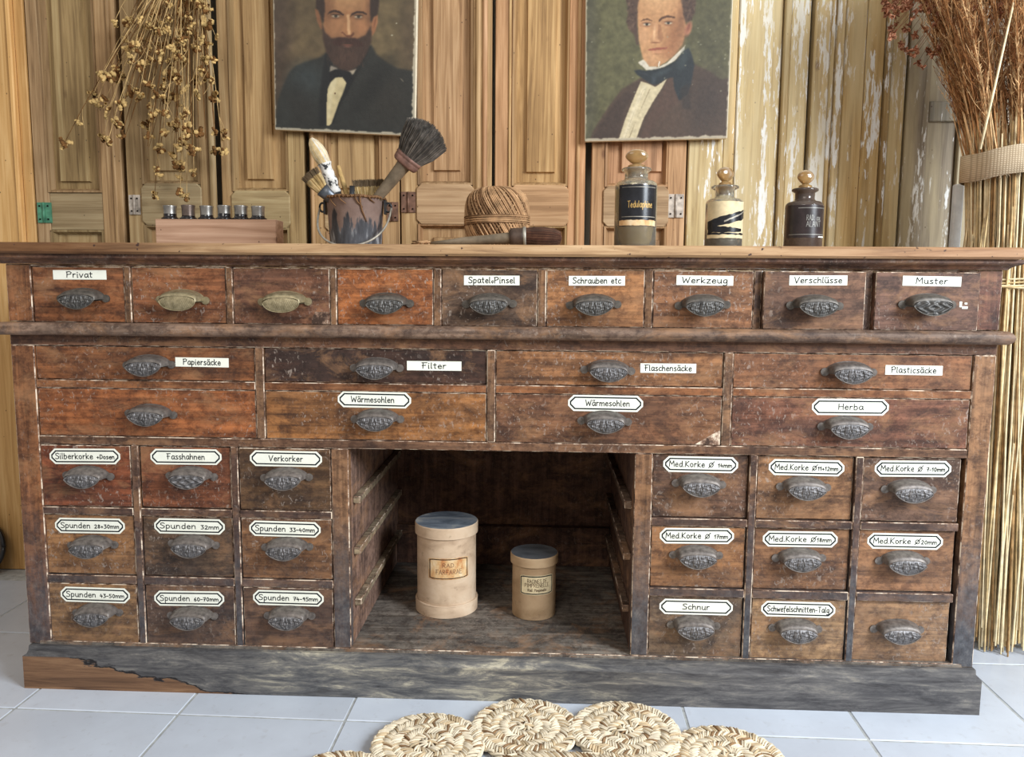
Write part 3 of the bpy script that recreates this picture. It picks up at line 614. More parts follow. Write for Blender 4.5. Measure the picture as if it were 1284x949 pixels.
HC = [[(.1622, .4336), (.3602, .4355), (.5426, .4372), (1.3107, .4373), (1.5011, .4348), (1.6895, .4338)], [(.1624, .2977), (.3596, .3034), (.5407, .3026), (1.3095, .3023), (1.4991, .3004), (1.6882, .2986)], [(.166, .1638), (.3524, .1621), (.5418, .1669), (1.3097, .1661), (1.4984, .1647), (1.6865, .1665)]]
IW = {'Fasshahnen': .072, 'Verkorker': .064, 'Schnur': .050}
for r_ in range(3):
    for i in range(6):
        tx = txt[r_][i]; lab = ('fancy', tx, LC[r_][i][0], LC[r_][i][1], IW.get(tx, .114), 0) if tx else None
        add_drawer(SX[i][0] + .0008, SX[i][1] - .0008, SZ[r_][0] + .0008, SZ[r_][1] - .0008, cols[r_][i], HC[r_][i][0], HC[r_][i][1] - .004, 2 if (r_, i) == (0, 1) else 0, lab, random.choice((.002, .004, .005)) + (.003 if i > 2 else 0))

# ---------------------------------------------------------------- paintings
def gblur(a, s):
    if s <= 0: return a
    k = int(max(1, s * 2.5)); x = np.arange(-k, k + 1); g = np.exp(-x * x / (2 * s * s)); g /= g.sum()
    p = np.pad(a, ((k, k), (0, 0)), 'edge'); a = sum(g[i] * p[i:i + a.shape[0]] for i in range(2 * k + 1))
    p = np.pad(a, ((0, 0), (k, k)), 'edge'); return sum(g[i] * p[:, i:i + a.shape[1]] for i in range(2 * k + 1))
class Paint:
    """a picture painted as polygons and dabs on a grid; coordinates in brush units"""
    def __init__(s, x0, x1, y0, y1, nx, ny, bg, seed):
        s.X, s.Y = np.meshgrid(np.linspace(x0, x1, nx), np.linspace(y0, y1, ny)); s.step = (x1 - x0) / nx
        s.c = np.ones(s.X.shape + (3,)) * np.array(bg, float); s.r = np.random.RandomState(seed)
    def cover(s, m, col, a=1.0):
        m = (m * a)[..., None]; s.c = s.c * (1 - m) + np.array(col, float) * m
    def poly(s, pts, col, blur=4, a=1.0, mask=None):
        m = np.zeros(s.X.shape, bool); n = len(pts)
        for i in range(n):
            (xa, ya), (xb, yb) = pts[i], pts[(i + 1) % n]
            if ya == yb: continue
            t = ((ya > s.Y) != (yb > s.Y)) & (s.X < (xb - xa) * (s.Y - ya) / (yb - ya) + xa); m ^= t
        m = gblur(m.astype(float), blur / s.step)
        if mask is not None: m = m * mask
        s.cover(m, col, a); return m
    def dab(s, x, y, rx, ry, col, a=1.0, ang=0, soft=1.0):
        ca, sa = math.cos(ang), math.sin(ang); u = ((s.X - x) * ca + (s.Y - y) * sa) / rx; v = (-(s.X - x) * sa + (s.Y - y) * ca) / ry
        d = np.sqrt(u * u + v * v); s.cover(np.clip((1.0 + soft * .5 - d) / soft, 0, 1), col, a)
    def nz(s, sx, sy, amp):
        n = gblur(s.r.randn(*s.X.shape), 1); n = np.stack([n])[0]
        k = gblur(gblur(s.r.randn(*s.X.shape), max(sx, .3)), max(sy, .3)); k /= (k.std() + 1e-9); s.c *= (1 + amp * k)[..., None]
def painting(label, P, quad, mat_edge, extra):
    """quad = (x, z) of bottom-left, bottom-right, top-right, top-left on the plane y"""
    y = .592; ny, nx = P.X.shape; (bl, br, tr_, tl) = [Vector(q) for q in quad]
    ct = (bl + br + tr_ + tl) / 4
    t = thing('oil_painting', label, 'painting', (ct.x, y, bl.y), 'unframed oil portraits on the shutters')
    b = MB(); pts = [bl, br, tr_, tl]
    b.prism([(p.x, p.y) for p in pts], y, y + .017); kid(b.build('stretched_canvas', mat_edge, bevel=.0015), t)
    U = np.linspace(.004, .996, nx); V = np.linspace(.996, .004, ny); uu, vv = np.meshgrid(U, V)
    def mixp(i): return (bl[i] * (1 - uu) + br[i] * uu) * (1 - vv) + (tl[i] * (1 - uu) + tr_[i] * uu) * vv
    x, z = mixp(0), mixp(1); rr = P.r.rand(ny, nx)
    co = np.stack([x, np.full_like(x, y - .0006) - .0003 * gblur(rr, 1), z], -1).reshape(-1, 3)
    idx = np.arange(ny * nx).reshape(ny, nx)
    f = np.stack([idx[1:, :-1], idx[1:, 1:], idx[:-1, 1:], idx[:-1, :-1]], -1).reshape(-1, 4)
    me = bpy.data.meshes.new('painted_surface'); me.vertices.add(len(co)); me.vertices.foreach_set('co', co.ravel())
    me.loops.add(len(f) * 4); me.loops.foreach_set('vertex_index', f.ravel().astype(np.int32)); me.polygons.add(len(f))
    me.polygons.foreach_set('loop_start', np.arange(0, len(f) * 4, 4, dtype=np.int32)); me.polygons.foreach_set('loop_total', np.full(len(f), 4, dtype=np.int32))
    me.update(calc_edges=True); me.validate()
    c = np.clip(P.c, 0, 255) / 255; c = np.where(c <= .04045, c / 12.92, ((c + .055) / 1.055) ** 2.4)
    # bare white canvas where the paint stops short of the edge
    al = np.concatenate([c, np.ones((ny, nx, 1))], -1).reshape(-1, 4).astype(np.float32)
    at_ = me.color_attributes.new('paint', 'FLOAT_COLOR', 'POINT'); at_.data.foreach_set('color', al.ravel())
    o = bpy.data.objects.new('painted_surface', me); C.objects.link(o); me.materials.append(M['oil']); kid(o, t); return t
tn = NT('oil_paint'); vc = tn.new('ShaderNodeVertexColor', layer_name='paint'); nn = tn.noise(tn.pos((700, 700, 700), False), 1, 3)
tn.bump(nn, .35, .0006); M['oil'] = tn.fin(vc.outputs[0], .5, .35)
M['canvas'] = plain('raw_canvas_edge', (224, 212, 186), .85, .1, var=.06)

def edge_bare(P, right, bottom, left):
    h, w_ = P.X.shape; n1 = gblur(P.r.randn(h, w_), 2.2); n1 /= n1.std()
    d = np.minimum(np.minimum((w_ - 1 - np.arange(w_))[None, :] / right, (h - 1 - np.arange(h))[:, None] / bottom), np.arange(w_)[None, :] / left)
    m = gblur((d + n1 * .2 < 1).astype(float), .8); P.cover(m, (200, 186, 156), .85)
    g = P.c.mean(-1, keepdims=True); P.c = (P.c * .86 + g * .14) * .93
# bearded man
P = Paint(28, 990, -400, 890, 240, 322, (92, 74, 48), 3)
P.dab(830, 200, 330, 420, (104, 86, 56), .8, 0, 1.2); P.dab(200, 250, 260, 300, (98, 80, 54), .7, .4, 1.2); P.dab(60, 200, 90, 900, (72, 56, 44), .8, 0, 1.3); P.dab(250, 250, 30, 160, (122, 100, 64), .4, .8, 1.3); P.dab(940, 250, 60, 300, (74, 58, 42), .6, 0, 1.3)
P.nz(1, 5, .05)
P.poly([(20, 900), (45, 700), (85, 590), (130, 490), (180, 440), (240, 415), (340, 380), (385, 345), (690, 280), (725, 345), (790, 395), (870, 435), (990, 452), (995, 900)], (42, 42, 38), 7)
P.dab(250, 540, 110, 110, (54, 62, 62), .75, .3, 1.3); P.dab(100, 760, 50, 160, (50, 52, 48), .6, 0, 1.3); P.dab(200, 700, 90, 120, (44, 42, 38), .6, 0, 1.3); P.dab(820, 650, 150, 170, (44, 40, 34), .7, .2, 1.3); P.dab(700, 560, 60, 200, (30, 30, 28), .8, .6, 1.2)
P.poly([(375, 350), (400, 345), (425, 420), (395, 560), (380, 860), (330, 860), (340, 600)], (26, 27, 28), 6, .8)
P.poly([(383, 850), (386, 690), (392, 600), (405, 545), (440, 515), (492, 508), (522, 550), (505, 610), (470, 690), (440, 780), (418, 838), (400, 852)], (196, 176, 126), 3)
P.poly([(400, 560), (440, 520), (460, 530), (425, 640), (405, 800), (392, 800)], (214, 198, 152), 6, .6); P.dab(443, 625, 5, 6, (90, 60, 40))
P.poly([(640, 330), (690, 290), (560, 560), (470, 720), (430, 840), (418, 840), (470, 690), (520, 560)], (24, 25, 24), 5, .8)
P.poly([(412, 432), (455, 448), (470, 470), (418, 505), (405, 480)], (138, 126, 108), 4); P.poly([(520, 468), (590, 448), (572, 480), (552, 500)], (168, 152, 126), 4)
P.poly([(400, 520), (398, 480), (440, 460), (500, 456), (545, 470), (572, 510), (540, 565), (518, 540), (496, 508), (450, 512), (415, 545), (388, 600)], (25, 25, 27), 4)
P.poly([(308, 50), (322, 45), (345, 90), (362, 190), (345, 185), (322, 130)], (132, 84, 52), 4); P.poly([(684, 130), (705, 85), (730, 75), (732, 120), (715, 190), (690, 226)], (156, 98, 60), 4); P.dab(712, 130, 7, 34, (112, 66, 42), .6, .2)
P.poly([(360, -120), (400, -190), (520, -225), (640, -190), (690, -110), (692, 40), (684, 200), (640, 290), (420, 290), (368, 200), (358, 60)], (150, 100, 62), 5)
P.dab(520, -60, 110, 90, (184, 134, 84), .8, 0, 1.4); P.dab(400, 60, 35, 130, (124, 80, 50), .7, 0, 1.4); P.dab(440, 165, 45, 40, (158, 106, 66), .8, 0, 1.3); P.dab(630, 165, 45, 45, (168, 110, 68), .8, 0, 1.3); P.dab(672, 60, 20, 130, (118, 76, 48), .7, 0, 1.3)
P.dab(445, 88, 45, 22, (104, 68, 44), .75, 0, 1.3); P.dab(598, 88, 45, 22, (112, 74, 48), .75, 0, 1.3)
P.poly([(512, 60), (545, 60), (556, 130), (566, 205), (540, 240), (500, 215), (488, 195), (505, 130)], (158, 104, 62), 5, .8)
P.poly([(522, 80), (540, 78), (546, 150), (548, 215), (528, 215), (525, 140)], (206, 156, 106), 4, .85); P.poly([(482, 205), (500, 212), (522, 238), (552, 236), (576, 212), (566, 200), (545, 222), (520, 222), (495, 198)], (98, 54, 36), 3, .8)
for ex in (447, 600):
    P.dab(ex, 94, 25, 11, (150, 130, 104), .9, 0, .6); P.dab(ex + 2, 93, 11, 10, (58, 50, 40), 1, 0, .5); P.dab(ex, 84, 30, 4.5, (60, 38, 26), .8, 0, .8); P.dab(ex, 107, 26, 4, (98, 62, 42), .6, 0, .8)
P.poly([(392, 84), (408, 62), (440, 50), (478, 60), (506, 84), (498, 88), (470, 74), (438, 66), (410, 76)], (58, 36, 26), 3); P.poly([(545, 96), (556, 72), (590, 56), (630, 54), (660, 72), (655, 80), (622, 68), (590, 70), (562, 84)], (58, 36, 26), 3)
P.poly([(355, 150), (375, 205), (420, 245), (470, 240), (525, 238), (590, 245), (650, 215), (686, 150), (692, 250), (660, 340), (620, 410), (575, 452), (530, 468), (470, 452), (420, 410), (385, 350), (362, 260)], (64, 45, 36), 6)
P.poly([(420, 275), (470, 235), (525, 245), (580, 238), (645, 285), (600, 300), (528, 275), (460, 300)], (62, 37, 30), 5); P.dab(528, 288, 30, 6, (122, 68, 52), .8); P.dab(530, 300, 22, 6, (134, 78, 60), .7); P.dab(520, 380, 70, 60, (80, 56, 44), .7, 0, 1.3)
for i in range(70):
    a = P.r.uniform(-.5, .5); P.dab(P.r.uniform(385, 665), P.r.uniform(250, 430), 3, 18, [(82, 58, 46), (52, 36, 30)][i % 2], .35, a)
P.poly([(306, -160), (350, -240), (520, -290), (690, -245), (742, -150), (736, 40), (726, 80), (700, 95), (686, 140), (678, 60), (676, -60), (640, -150), (520, -185), (400, -160), (372, -70), (376, 60), (364, 150), (350, 110), (334, 55), (318, 50)], (52, 37, 30), 5)
P.nz(.6, 2.5, .03); P.dab(900, 515, 16, 4, (110, 100, 84), .8, .8); P.dab(857, 130, 5, 4, (170, 160, 130)); P.dab(828, 212, 7, 5, (160, 150, 120))
edge_bare(P, 4.2, 2.6, .9)
q = [(.3391, 1.1811), (.6935, 1.1655), (.7045, 1.620), (.3440, 1.630)]
painting('portrait painting of a bearded man in black coat and bow tie', P, q, M['canvas'], None)
# man with the cravat
P = Paint(22, 962, -400, 895, 240, 330, (96, 90, 58), 5)
P.dab(200, 330, 190, 330, (96, 92, 60), .8, 0, 1.3); P.dab(830, 200, 130, 330, (76, 72, 50), .7, 0, 1.3); P.dab(50, 300, 45, 900, (80, 76, 58), .8, 0, 1.3); P.nz(1, 3, .05)
P.poly([(50, 900), (75, 830), (130, 740), (190, 650), (235, 590), (262, 555), (380, 485), (560, 450), (700, 380), (760, 410), (850, 455), (905, 500), (962, 492), (965, 900)], (78, 60, 48), 6)
P.poly([(60, 900), (100, 820), (240, 620), (300, 570), (330, 600), (270, 720), (240, 890)], (66, 50, 42), 7, .8); P.dab(820, 640, 110, 170, (60, 48, 42), .7, .2, 1.3); P.dab(560, 740, 120, 140, (88, 66, 52), .6, .3, 1.3); P.poly([(390, 885), (420, 780), (540, 540), (560, 500), (590, 480), (640, 640), (500, 760), (440, 890)], (86, 62, 50), 6, .8)
P.poly([(246, 890), (285, 760), (330, 640), (385, 505), (430, 520), (480, 545), (555, 490), (520, 560), (470, 640), (410, 750), (362, 890)], (206, 188, 146), 3)
P.poly([(330, 700), (400, 530), (425, 530), (350, 720), (290, 885), (270, 885)], (222, 206, 168), 5, .7); P.poly([(440, 560), (448, 560), (360, 760), (320, 885), (310, 885)], (150, 132, 98), 2, .8); P.poly([(400, 560), (405, 560), (325, 760), (290, 885), (285, 885)], (160, 142, 106), 2, .6)
P.poly([(352, -60), (372, -150), (450, -205), (560, -210), (640, -140), (664, -20), (668, 180), (652, 260), (600, 330), (540, 385), (490, 412), (440, 410), (402, 372), (380, 300), (364, 220), (352, 100)], (190, 136, 88), 4)
P.dab(480, -60, 90, 80, (212, 160, 108), .8, 0, 1.4); P.dab(400, 200, 34, 60, (208, 152, 104), .7, 0, 1.3); P.dab(600, 200, 50, 120, (148, 94, 60), .8, .1, 1.3); P.dab(640, 100, 22, 130, (132, 86, 58), .6, 0, 1.3); P.dab(560, 300, 50, 50, (164, 106, 68), .7, .3, 1.3); P.dab(450, 350, 45, 40, (206, 150, 102), .7, 0, 1.3)
P.dab(414, 128, 34, 18, (160, 108, 74), .7, 0, 1.2); P.dab(552, 120, 38, 18, (150, 100, 68), .7, 0, 1.2)
P.poly([(455, 120), (478, 118), (500, 140), (520, 225), (505, 245), (470, 252), (442, 238), (440, 215), (452, 190)], (196, 140, 94), 4); P.poly([(488, 130), (505, 130), (528, 220), (512, 245), (490, 225)], (150, 98, 64), 4, .7); P.dab(466, 185, 7, 40, (226, 176, 126), .8, .05, 1.2); P.dab(474, 250, 26, 4.5, (128, 76, 50), .8)
for ex, ey in ((416, 130), (555, 122)):
    P.dab(ex, ey, 23, 9, (176, 158, 130), .9, 0, .6); P.dab(ex, ey - 1, 9, 9, (62, 56, 44), 1, 0, .5); P.dab(ex, ey - 9, 27, 4, (92, 60, 42), .8, 0, .8); P.dab(ex, ey + 12, 23, 4, (140, 90, 60), .6, 0, .8)
P.poly([(370, 112), (390, 96), (420, 90), (452, 106), (450, 112), (420, 100), (392, 106)], (100, 66, 44), 3); P.poly([(490, 104), (510, 82), (548, 70), (596, 80), (602, 92), (552, 84), (516, 96), (496, 116)], (92, 60, 42), 3)
P.poly([(424, 296), (455, 288), (480, 284), (520, 284), (556, 280), (548, 292), (490, 300), (440, 304)], (150, 78, 58), 3); P.dab(486, 312, 34, 6, (196, 130, 92), .8); P.dab(486, 325, 30, 5, (150, 100, 66), .5)
P.dab(684, 160, 22, 50, (172, 108, 78), .9, .25, .6); P.dab(686, 150, 9, 26, (124, 66, 50), .7, .25)
P.poly([(296, 40), (276, -40), (300, -150), (380, -230), (520, -262), (640, -235), (716, -140), (728, -20), (722, 60), (700, 105), (664, 118), (650, 60), (634, -30), (610, -110), (560, -160), (460, -165), (398, -120), (364, -40), (352, 20), (356, 150), (366, 268), (352, 262), (336, 200), (300, 165), (284, 110)], (84, 62, 50), 5)
for i in range(90):
    k = P.r.rand(); (hx, hy) = (P.r.uniform(285, 350), P.r.uniform(-120, 180)) if k < .5 else (P.r.uniform(640, 720), P.r.uniform(-140, 100)); P.dab(hx, hy, 12, 6, [(112, 86, 68), (58, 42, 36)][i % 2], .45, P.r.uniform(0, 3))
P.poly([(364, 380), (395, 362), (412, 372), (438, 408), (500, 412), (560, 380), (620, 320), (668, 268), (664, 300), (600, 375), (540, 410), (480, 430), (418, 432)], (204, 192, 168), 3)
P.poly([(500, 372), (508, 375), (503, 410), (494, 412)], (230, 216, 190), 2)
P.poly([(338, 434), (372, 428), (418, 436), (480, 428), (540, 412), (610, 370), (662, 305), (690, 285), (716, 340), (732, 400), (716, 520), (690, 600), (640, 640), (606, 560), (596, 480), (552, 490), (512, 518), (478, 532), (440, 518), (400, 490), (360, 462)], (40, 45, 48), 4)
P.dab(660, 360, 26, 70, (60, 70, 70), .7, .35, 1.3); P.dab(520, 450, 60, 16, (66, 76, 78), .6, -.4, 1.3); P.dab(470, 500, 14, 22, (66, 74, 80), .6, .3, 1.2); P.dab(400, 455, 34, 8, (58, 62, 66), .5, .3); P.poly([(640, 560), (700, 520), (720, 700), (660, 690)], (52, 44, 40), 8, .7)
P.nz(.6, 1.5, .03)
for i in range(26): P.dab(P.r.uniform(60, 940), P.r.uniform(100, 620), P.r.uniform(3, 7), P.r.uniform(3, 6), (150, 146, 118), .55)
edge_bare(P, 1.6, 3.0, .9)
q = [(1.117, 1.152), (1.4668, 1.1598), (1.4690, 1.615), (1.1120, 1.622)]
painting('portrait painting of a grey-haired man in brown coat and dark cravat', P, q, M['canvas'], None)

# ---------------------------------------------------------------- things on the counter top
CT = .866
M['crate'] = pine('rough_crate_wood', 'X', c=((.34, .20, .12), (.52, .34, .23), (.64, .45, .32)), grey=.3)
M['glass_dark'] = plain('near_black_glass', (22, 18, 20), .12, .6, var=.1)
M['tin'] = plain('dull_tin', (160, 156, 150), .32, .5, .85, var=.15)
x0, x1, y0, y1, zt = .1653, .4330, .30, .352, .9345
M['foil_dull'] = plain('brown_foil', (110, 96, 88), .35, .5, .7, var=.2)
t = thing('vial_crate', 'long pinkish wooden crate holding six little dark bottles', 'crate', ((x0 + x1) / 2, y0, CT))
for nm, q in (('board', (x0, x1, y0, y0 + .009, CT, zt)), ('board', (x0, x1, y1 - .009, y1, CT, zt)), ('board', (x0, x0 + .009, y0 + .0095, y1 - .0095, CT, zt)), ('board', (x1 - .009, x1, y0 + .0095, y1 - .0095, CT, zt)), ('bottom', (x0 + .0095, x1 - .0095, y0 + .0095, y1 - .0095, CT, CT + .006))):
    b = MB(); b.box(*q); kid(b.build(nm, M['crate'], bevel=.001, color=(.95, .88, .85, 1)), t)
words = ['leftmost', 'second from left', 'third from left', 'third from right', 'second from right', 'rightmost']
look = [(.55, .98), (.2, 1.0), (.35, 1.0), (.62, .98), (.5, 1.02), (.25, .95)]
for i, px in enumerate((213, 236, 259, 281, 302, 323.5)):
    p = at(px, 262, .326); rx, ry = p.x, .326; dk, s_ = look[i]
    t = thing('ink_bottle', 'little dark bottle in the crate, ' + words[i] + ' of six', 'bottle', (rx, ry, CT + .0065), 'little bottles in the wooden crate')
    b = MB(); z0 = CT + .0065; zb = zt + .0008; zd = zb + .005 + .013 * dk
    b.lathe([(0, z0), (.0145, z0), (.0158, z0 + .003), (.0158, zb - .003), (.0182, zb), (.0190, zb + .0015), (.0184, zb + .0035), (.0150, zb + .005), (.0138, zb + .008), (.0140, zd), (.0138, zd + .0003), (0, zd + .0003)], (rx, ry, 0), 28)
    kid(b.build('body', M['glass_dark'], recalc=True), t)
    b = MB(); zc = zb + .030 + random.uniform(-.0008, .001)
    b.lathe([(.0137, zd + .0004), (.0139, zc - .006), (.0150, zc - .001), (.0150, zc + .0005), (.0125, zc + .001), (.0118, zc - .002), (0, zc - .003)], (rx, ry, 0), 28)
    kid(b.build('neck_foil', M['tin'] if i != 1 else M['foil_dull']), t)

# brushes
M['bristle_dark'] = plain('charcoal_bristle', (92, 86, 80), .8, .2, var=.3); M['bristle_tan'] = plain('tan_bristle', (176, 146, 96), .8, .2, var=.25)
M['bristle_pale'] = plain('pale_bristle', (214, 190, 142), .8, .2, var=.2); M['bristle_brown'] = plain('red_brown_bristle', (78, 48, 36), .75, .25, var=.3); M['bristle_tip'] = plain('dark_bristle_tip', (106, 88, 66), .8, .2, var=.2)
M['handle_grey'] = plain('grey_handle_wood', (112, 98, 80), .55, .3, var=.2, scale=40); M['handle_dark'] = plain('black_painted_handle', (40, 40, 42), .45, .4, var=.2)
M['white_crust'] = plain('crusted_white_paint', (222, 216, 204), .8, .2, var=.12, scale=90, bump=.5); M['leather'] = plain('old_ferrule_binding', (120, 88, 76), .6, .3, var=.25)
M['steel'] = plain('dull_steel_ferrule', (98, 102, 108), .4, .5, .7, var=.2); M['string'] = plain('jute_string', (172, 136, 100), .85, .1, var=.18); M['string_d'] = plain('dark_jute_string', (116, 86, 60), .85, .1, var=.2)  # darker jute mixed at random into the windings, also core and bucket rim
def frame_of(d):
    d = Vector(d).normalized(); s_ = d.cross(Vector((0, 1, 0))).normalized(); return d, s_, s_.cross(d)
def bristles(b, base, d, wr, dr, length, spread, n, dome=.15, r=.0009, mats=(0,), tipmat=None, rs=None, core=None):
    rs = rs or random.Random(5); d, s_, q = frame_of(d); base = Vector(base)
    for i in range(n):
        a = rs.uniform(0, 2 * PI); k = math.sqrt(rs.random()); u, v = k * math.cos(a), k * math.sin(a)
        L = length * (1 - dome * (k ** 2)) * rs.uniform(.95, 1.03); p0 = base + s_ * u * wr + q * v * dr
        e = p0 + d * L + s_ * u * wr * spread + q * v * dr * spread; m_ = p0.lerp(e, .5) + s_ * u * wr * spread * .16 + q * v * dr * spread * .16
        mt = rs.choice(mats)
        if tipmat is not None:
            k2 = p0.lerp(e, .72); b.tube([p0, m_, k2], [r, r, r], 3, mt, False); b.tube([k2, e], [r, r * .5], 3, tipmat, False)
        else: b.tube([p0, m_, e], [r, r, r * .5], 3, mt, False)
    if core is not None:
        for sc in (1,):
            pts = []; b0 = len(b.v); n2 = 14; rings = [(0, .9, 0), (.5, .9 + spread * .5, 0), (.80, .88 + spread * .8, 0), (.93, .55 + spread * .5, 0), (.97, .0, 0)]
            for (h, k, _) in rings:
                for j in range(n2):
                    a = 2 * PI * j / n2; pts.append(base + d * length * h * (1 - dome * k * k * .3) + s_ * math.cos(a) * wr * k + q * math.sin(a) * dr * k)
            b.add(pts, [(i * n2 + j, i * n2 + (j + 1) % n2, (i + 1) * n2 + (j + 1) % n2, (i + 1) * n2 + j) for i in range(len(rings) - 1) for j in range(n2)], core, True)
def lathe_dir(b, base, d, prof, n=20, mat=0, sx=1, sy=1):
    d, s_, q = frame_of(d); Mx = Matrix((s_ * sx, q * sy, d)).transposed().to_4x4(); Mx.translation = Vector(base); b.lathe(prof, (0, 0, 0), n, mat, M=Mx)
# bucket
bx, by = .6335, .20
zr = at(446, 249, by).z
M['bucket'] = (lambda t: (t.bump(t.noise(t.pos((40, 40, 14), False), 1, 5, .7), .5, .002), t)[1])(NT('old_painted_bucket'))
t_ = M['bucket']; ge = t_.new('ShaderNodeNewGeometry'); sx_ = t_.new('ShaderNodeSeparateXYZ'); t_.link(ge.outputs['Position'], sx_.inputs[0])
n1 = t_.noise(t_.pos((55, 55, 12), False), 1, 4, .6); n2 = t_.noise(t_.pos((60, 60, 60), False), 1, 4, .6)
zz = t_.math('ADD', sx_.outputs['Z'], t_.mr(n1, .3, .7, -.035, .035)); cc = t_.mix(n2, (.17, .11, .09, 1), (.30, .215, .18, 1)); dk_ = t_.ramp(n1, [(.35, (.035, .035, .04)), (.55, (.085, .088, .098)), (.68, (.42, .43, .44))])
cc = t_.mix(t_.mr(zz, .925, .915), cc, dk_); M['bucket'] = t_.fin(cc, .5, .4, .1)
tb = thing('paint_bucket', 'small old metal bucket with wire handle and paint crust holding brushes', 'bucket', (bx, by, CT))
b = MB(); b.lathe([(0, CT), (.0505, CT), (.0515, CT + .004), (.0575, zr - .002), (.0600, zr), (.0585, zr + .001), (.0560, zr - .004), (.0495, CT + .006), (0, CT + .006)], (bx, by, 0), 40)
kid(b.build('body', M['bucket'], recalc=False), tb)
b = MB(); b.tube([(bx + .0595 * math.cos(a), by + .0595 * math.sin(a), zr + .0008 * math.sin(a * 9)) for a in [2 * PI * i / 48 for i in range(49)]], .0026, 6, 0)
for i in range(46):
    a = 2 * PI * i / 46; b.tube([(bx + .061 * math.cos(a), by + .061 * math.sin(a), zr + .002), (bx + .063 * math.cos(a + .06), by + .063 * math.sin(a + .06), zr - .003)], .0014, 4)
for (a, ln) in ((-1.35, .022), (-1.2, .05), (-1.9, .016), (-2.3, .02), (-.9, .012)):
    pts = [(bx + (.061 - .008 * k * ln / .1) * math.cos(a + .25 * k * k), by + (.061 - .008 * k * ln / .1) * math.sin(a + .25 * k * k), zr - ln * k) for k in (0, .3, .6, 1)]; b.tube(pts, [.002, .0015, .0015, .0008], 5)
kid(b.build('crusted_rim', M['string_d']), tb)
M['wire'] = plain('greyed_wire', (150, 144, 132), .5, .4, .4, var=.2)
for sx in (-1, 1):
    b = MB(); cx = bx + sx * .062
    b.box(cx - .002, cx + .002, by - .010, by + .008, zr - .032, zr - .004); b.tube([(cx + sx * (.006 + .006 * math.cos(a)), by - .001, zr - .018 + .009 * math.sin(a)) for a in [2 * PI * i / 14 for i in range(15)]], .0022, 6)
    kid(b.build('ear', M['handle_dark'], bevel=0), tb)
b = MB(); lowz = at(442, 305, by - .07).z; pts = []
for i in range(25):
    a = PI * i / 24; k = math.sin(a); pts.append((bx - .0735 * math.cos(a) * (1 + .04 * k), by - .078 * k ** .8, zr - .018 - (zr - .018 - CT - .0035) * k ** .75))
b.tube(pts, .0022, 8); kid(b.build('wire_handle', M['wire']), tb)
# brushes standing in the bucket
def P3(px, py, y): return at(px, py, y)
def brush_thing(name, label, base):
    return thing(name, label, 'paintbrush', base, 'brushes standing in the bucket')
# big dark dusting brush
a0, a1, a2 = P3(462, 262, .19), P3(508, 205, .175), P3(538, 165, .165)
d = (a2 - a1).normalized(); dh = (a1 - a0).normalized()
t = brush_thing('paintbrush', 'big round brush with charcoal bristles and grey handle in the bucket', a0)
b = MB(); L = (a1 - a0).length; lathe_dir(b, a0, dh, [(0, -.05), (.006, -.048), (.0085, 0), (.0115, L * .5), (.014, L * .9), (.0165, L + .004), (.015, L + .010), (0, L + .010)], 20); kid(b.build('handle', M['handle_grey']), t)
fb = a1 - d * .002
b = MB(); lathe_dir(b, fb, d, [(.0, -.003), (.024, -.002), (.027, .001), (.0285, .010), (.0275, .0115), (.0295, .013), (.029, .0185), (.0, .0185)], 26, sy=.7); kid(b.build('ferrule', M['leather']), t)
b = MB(); bristles(b, fb + d * .012, d, .0255, .018, .083, .95, 1400, .25, .00085, (0, 0, 1), rs=random.Random(1), core=0); kid(b.build('bristles', [M['bristle_dark'], plain('ash_bristle', (124, 114, 104), .8, .2, var=.3)], recalc=False), t)
# white-crusted brush
a0, a1, a2 = P3(428, 262, .20), P3(406, 203, .19), P3(389, 172, .185); d = (a2 - a1).normalized(); dh = (a1 - a0).normalized()
t = brush_thing('paintbrush', 'brush with pale pointed bristles and white crusted binding in the bucket', a0)
L = (a1 - a0).length
b = MB(); lathe_dir(b, a0, dh, [(0, -.05), (.006, -.05), (.009, 0), (.012, L * .35), (.0, L * .35)], 16); kid(b.build('handle', M['handle_dark']), t)
b = MB(); pr = [(0, L * .34)] + [(.0125 + .0012 * math.sin(k * 2.3) + .001 * math.sin(k * 5.1), L * (.34 + .07 * k)) for k in range(10)] + [(.0, L * .98)]; lathe_dir(b, a0, dh, pr, 20); tw_ = NT('flaked_white_binding'); fl_ = tw_.noise(tw_.pos((75, 75, 75)), 1, 4, .6); tw_.bump(fl_, .6, .001)
kid(b.build('binding', tw_.fin(tw_.ramp(fl_, [(.40, (.04, .04, .04)), (.45, (.60, .57, .52)), (.7, (.80, .77, .72))]), .8, .2)), t)
b = MB(); rs = random.Random(3); dd, s_, q_ = frame_of(d); base = a1 - d * .004; BL = (a2 - a1).length
lathe_dir(b, base, d, [(0, 0), (.0115, .0), (.0145, BL * .35), (.0135, BL * .6), (.0085, BL * .88), (.003, BL * 1.0), (0, BL * 1.02)], 16, 1)
for i in range(260):
    a = rs.uniform(0, 2 * PI); rr = [(.0118, 0), (.0150, .35), (.0140, .6), (.0090, .88), (.0035, 1.02)]
    b.tube([base + d * BL * h + (s_ * math.cos(a + h * .3) + q_ * math.sin(a + h * .3)) * r for r, h in rr], [.0008] * 4 + [.0004], 3, rs.choice((0, 0, 1)), False)
kid(b.build('bristles', [M['bristle_pale'], M['white_crust']], recalc=False), t)
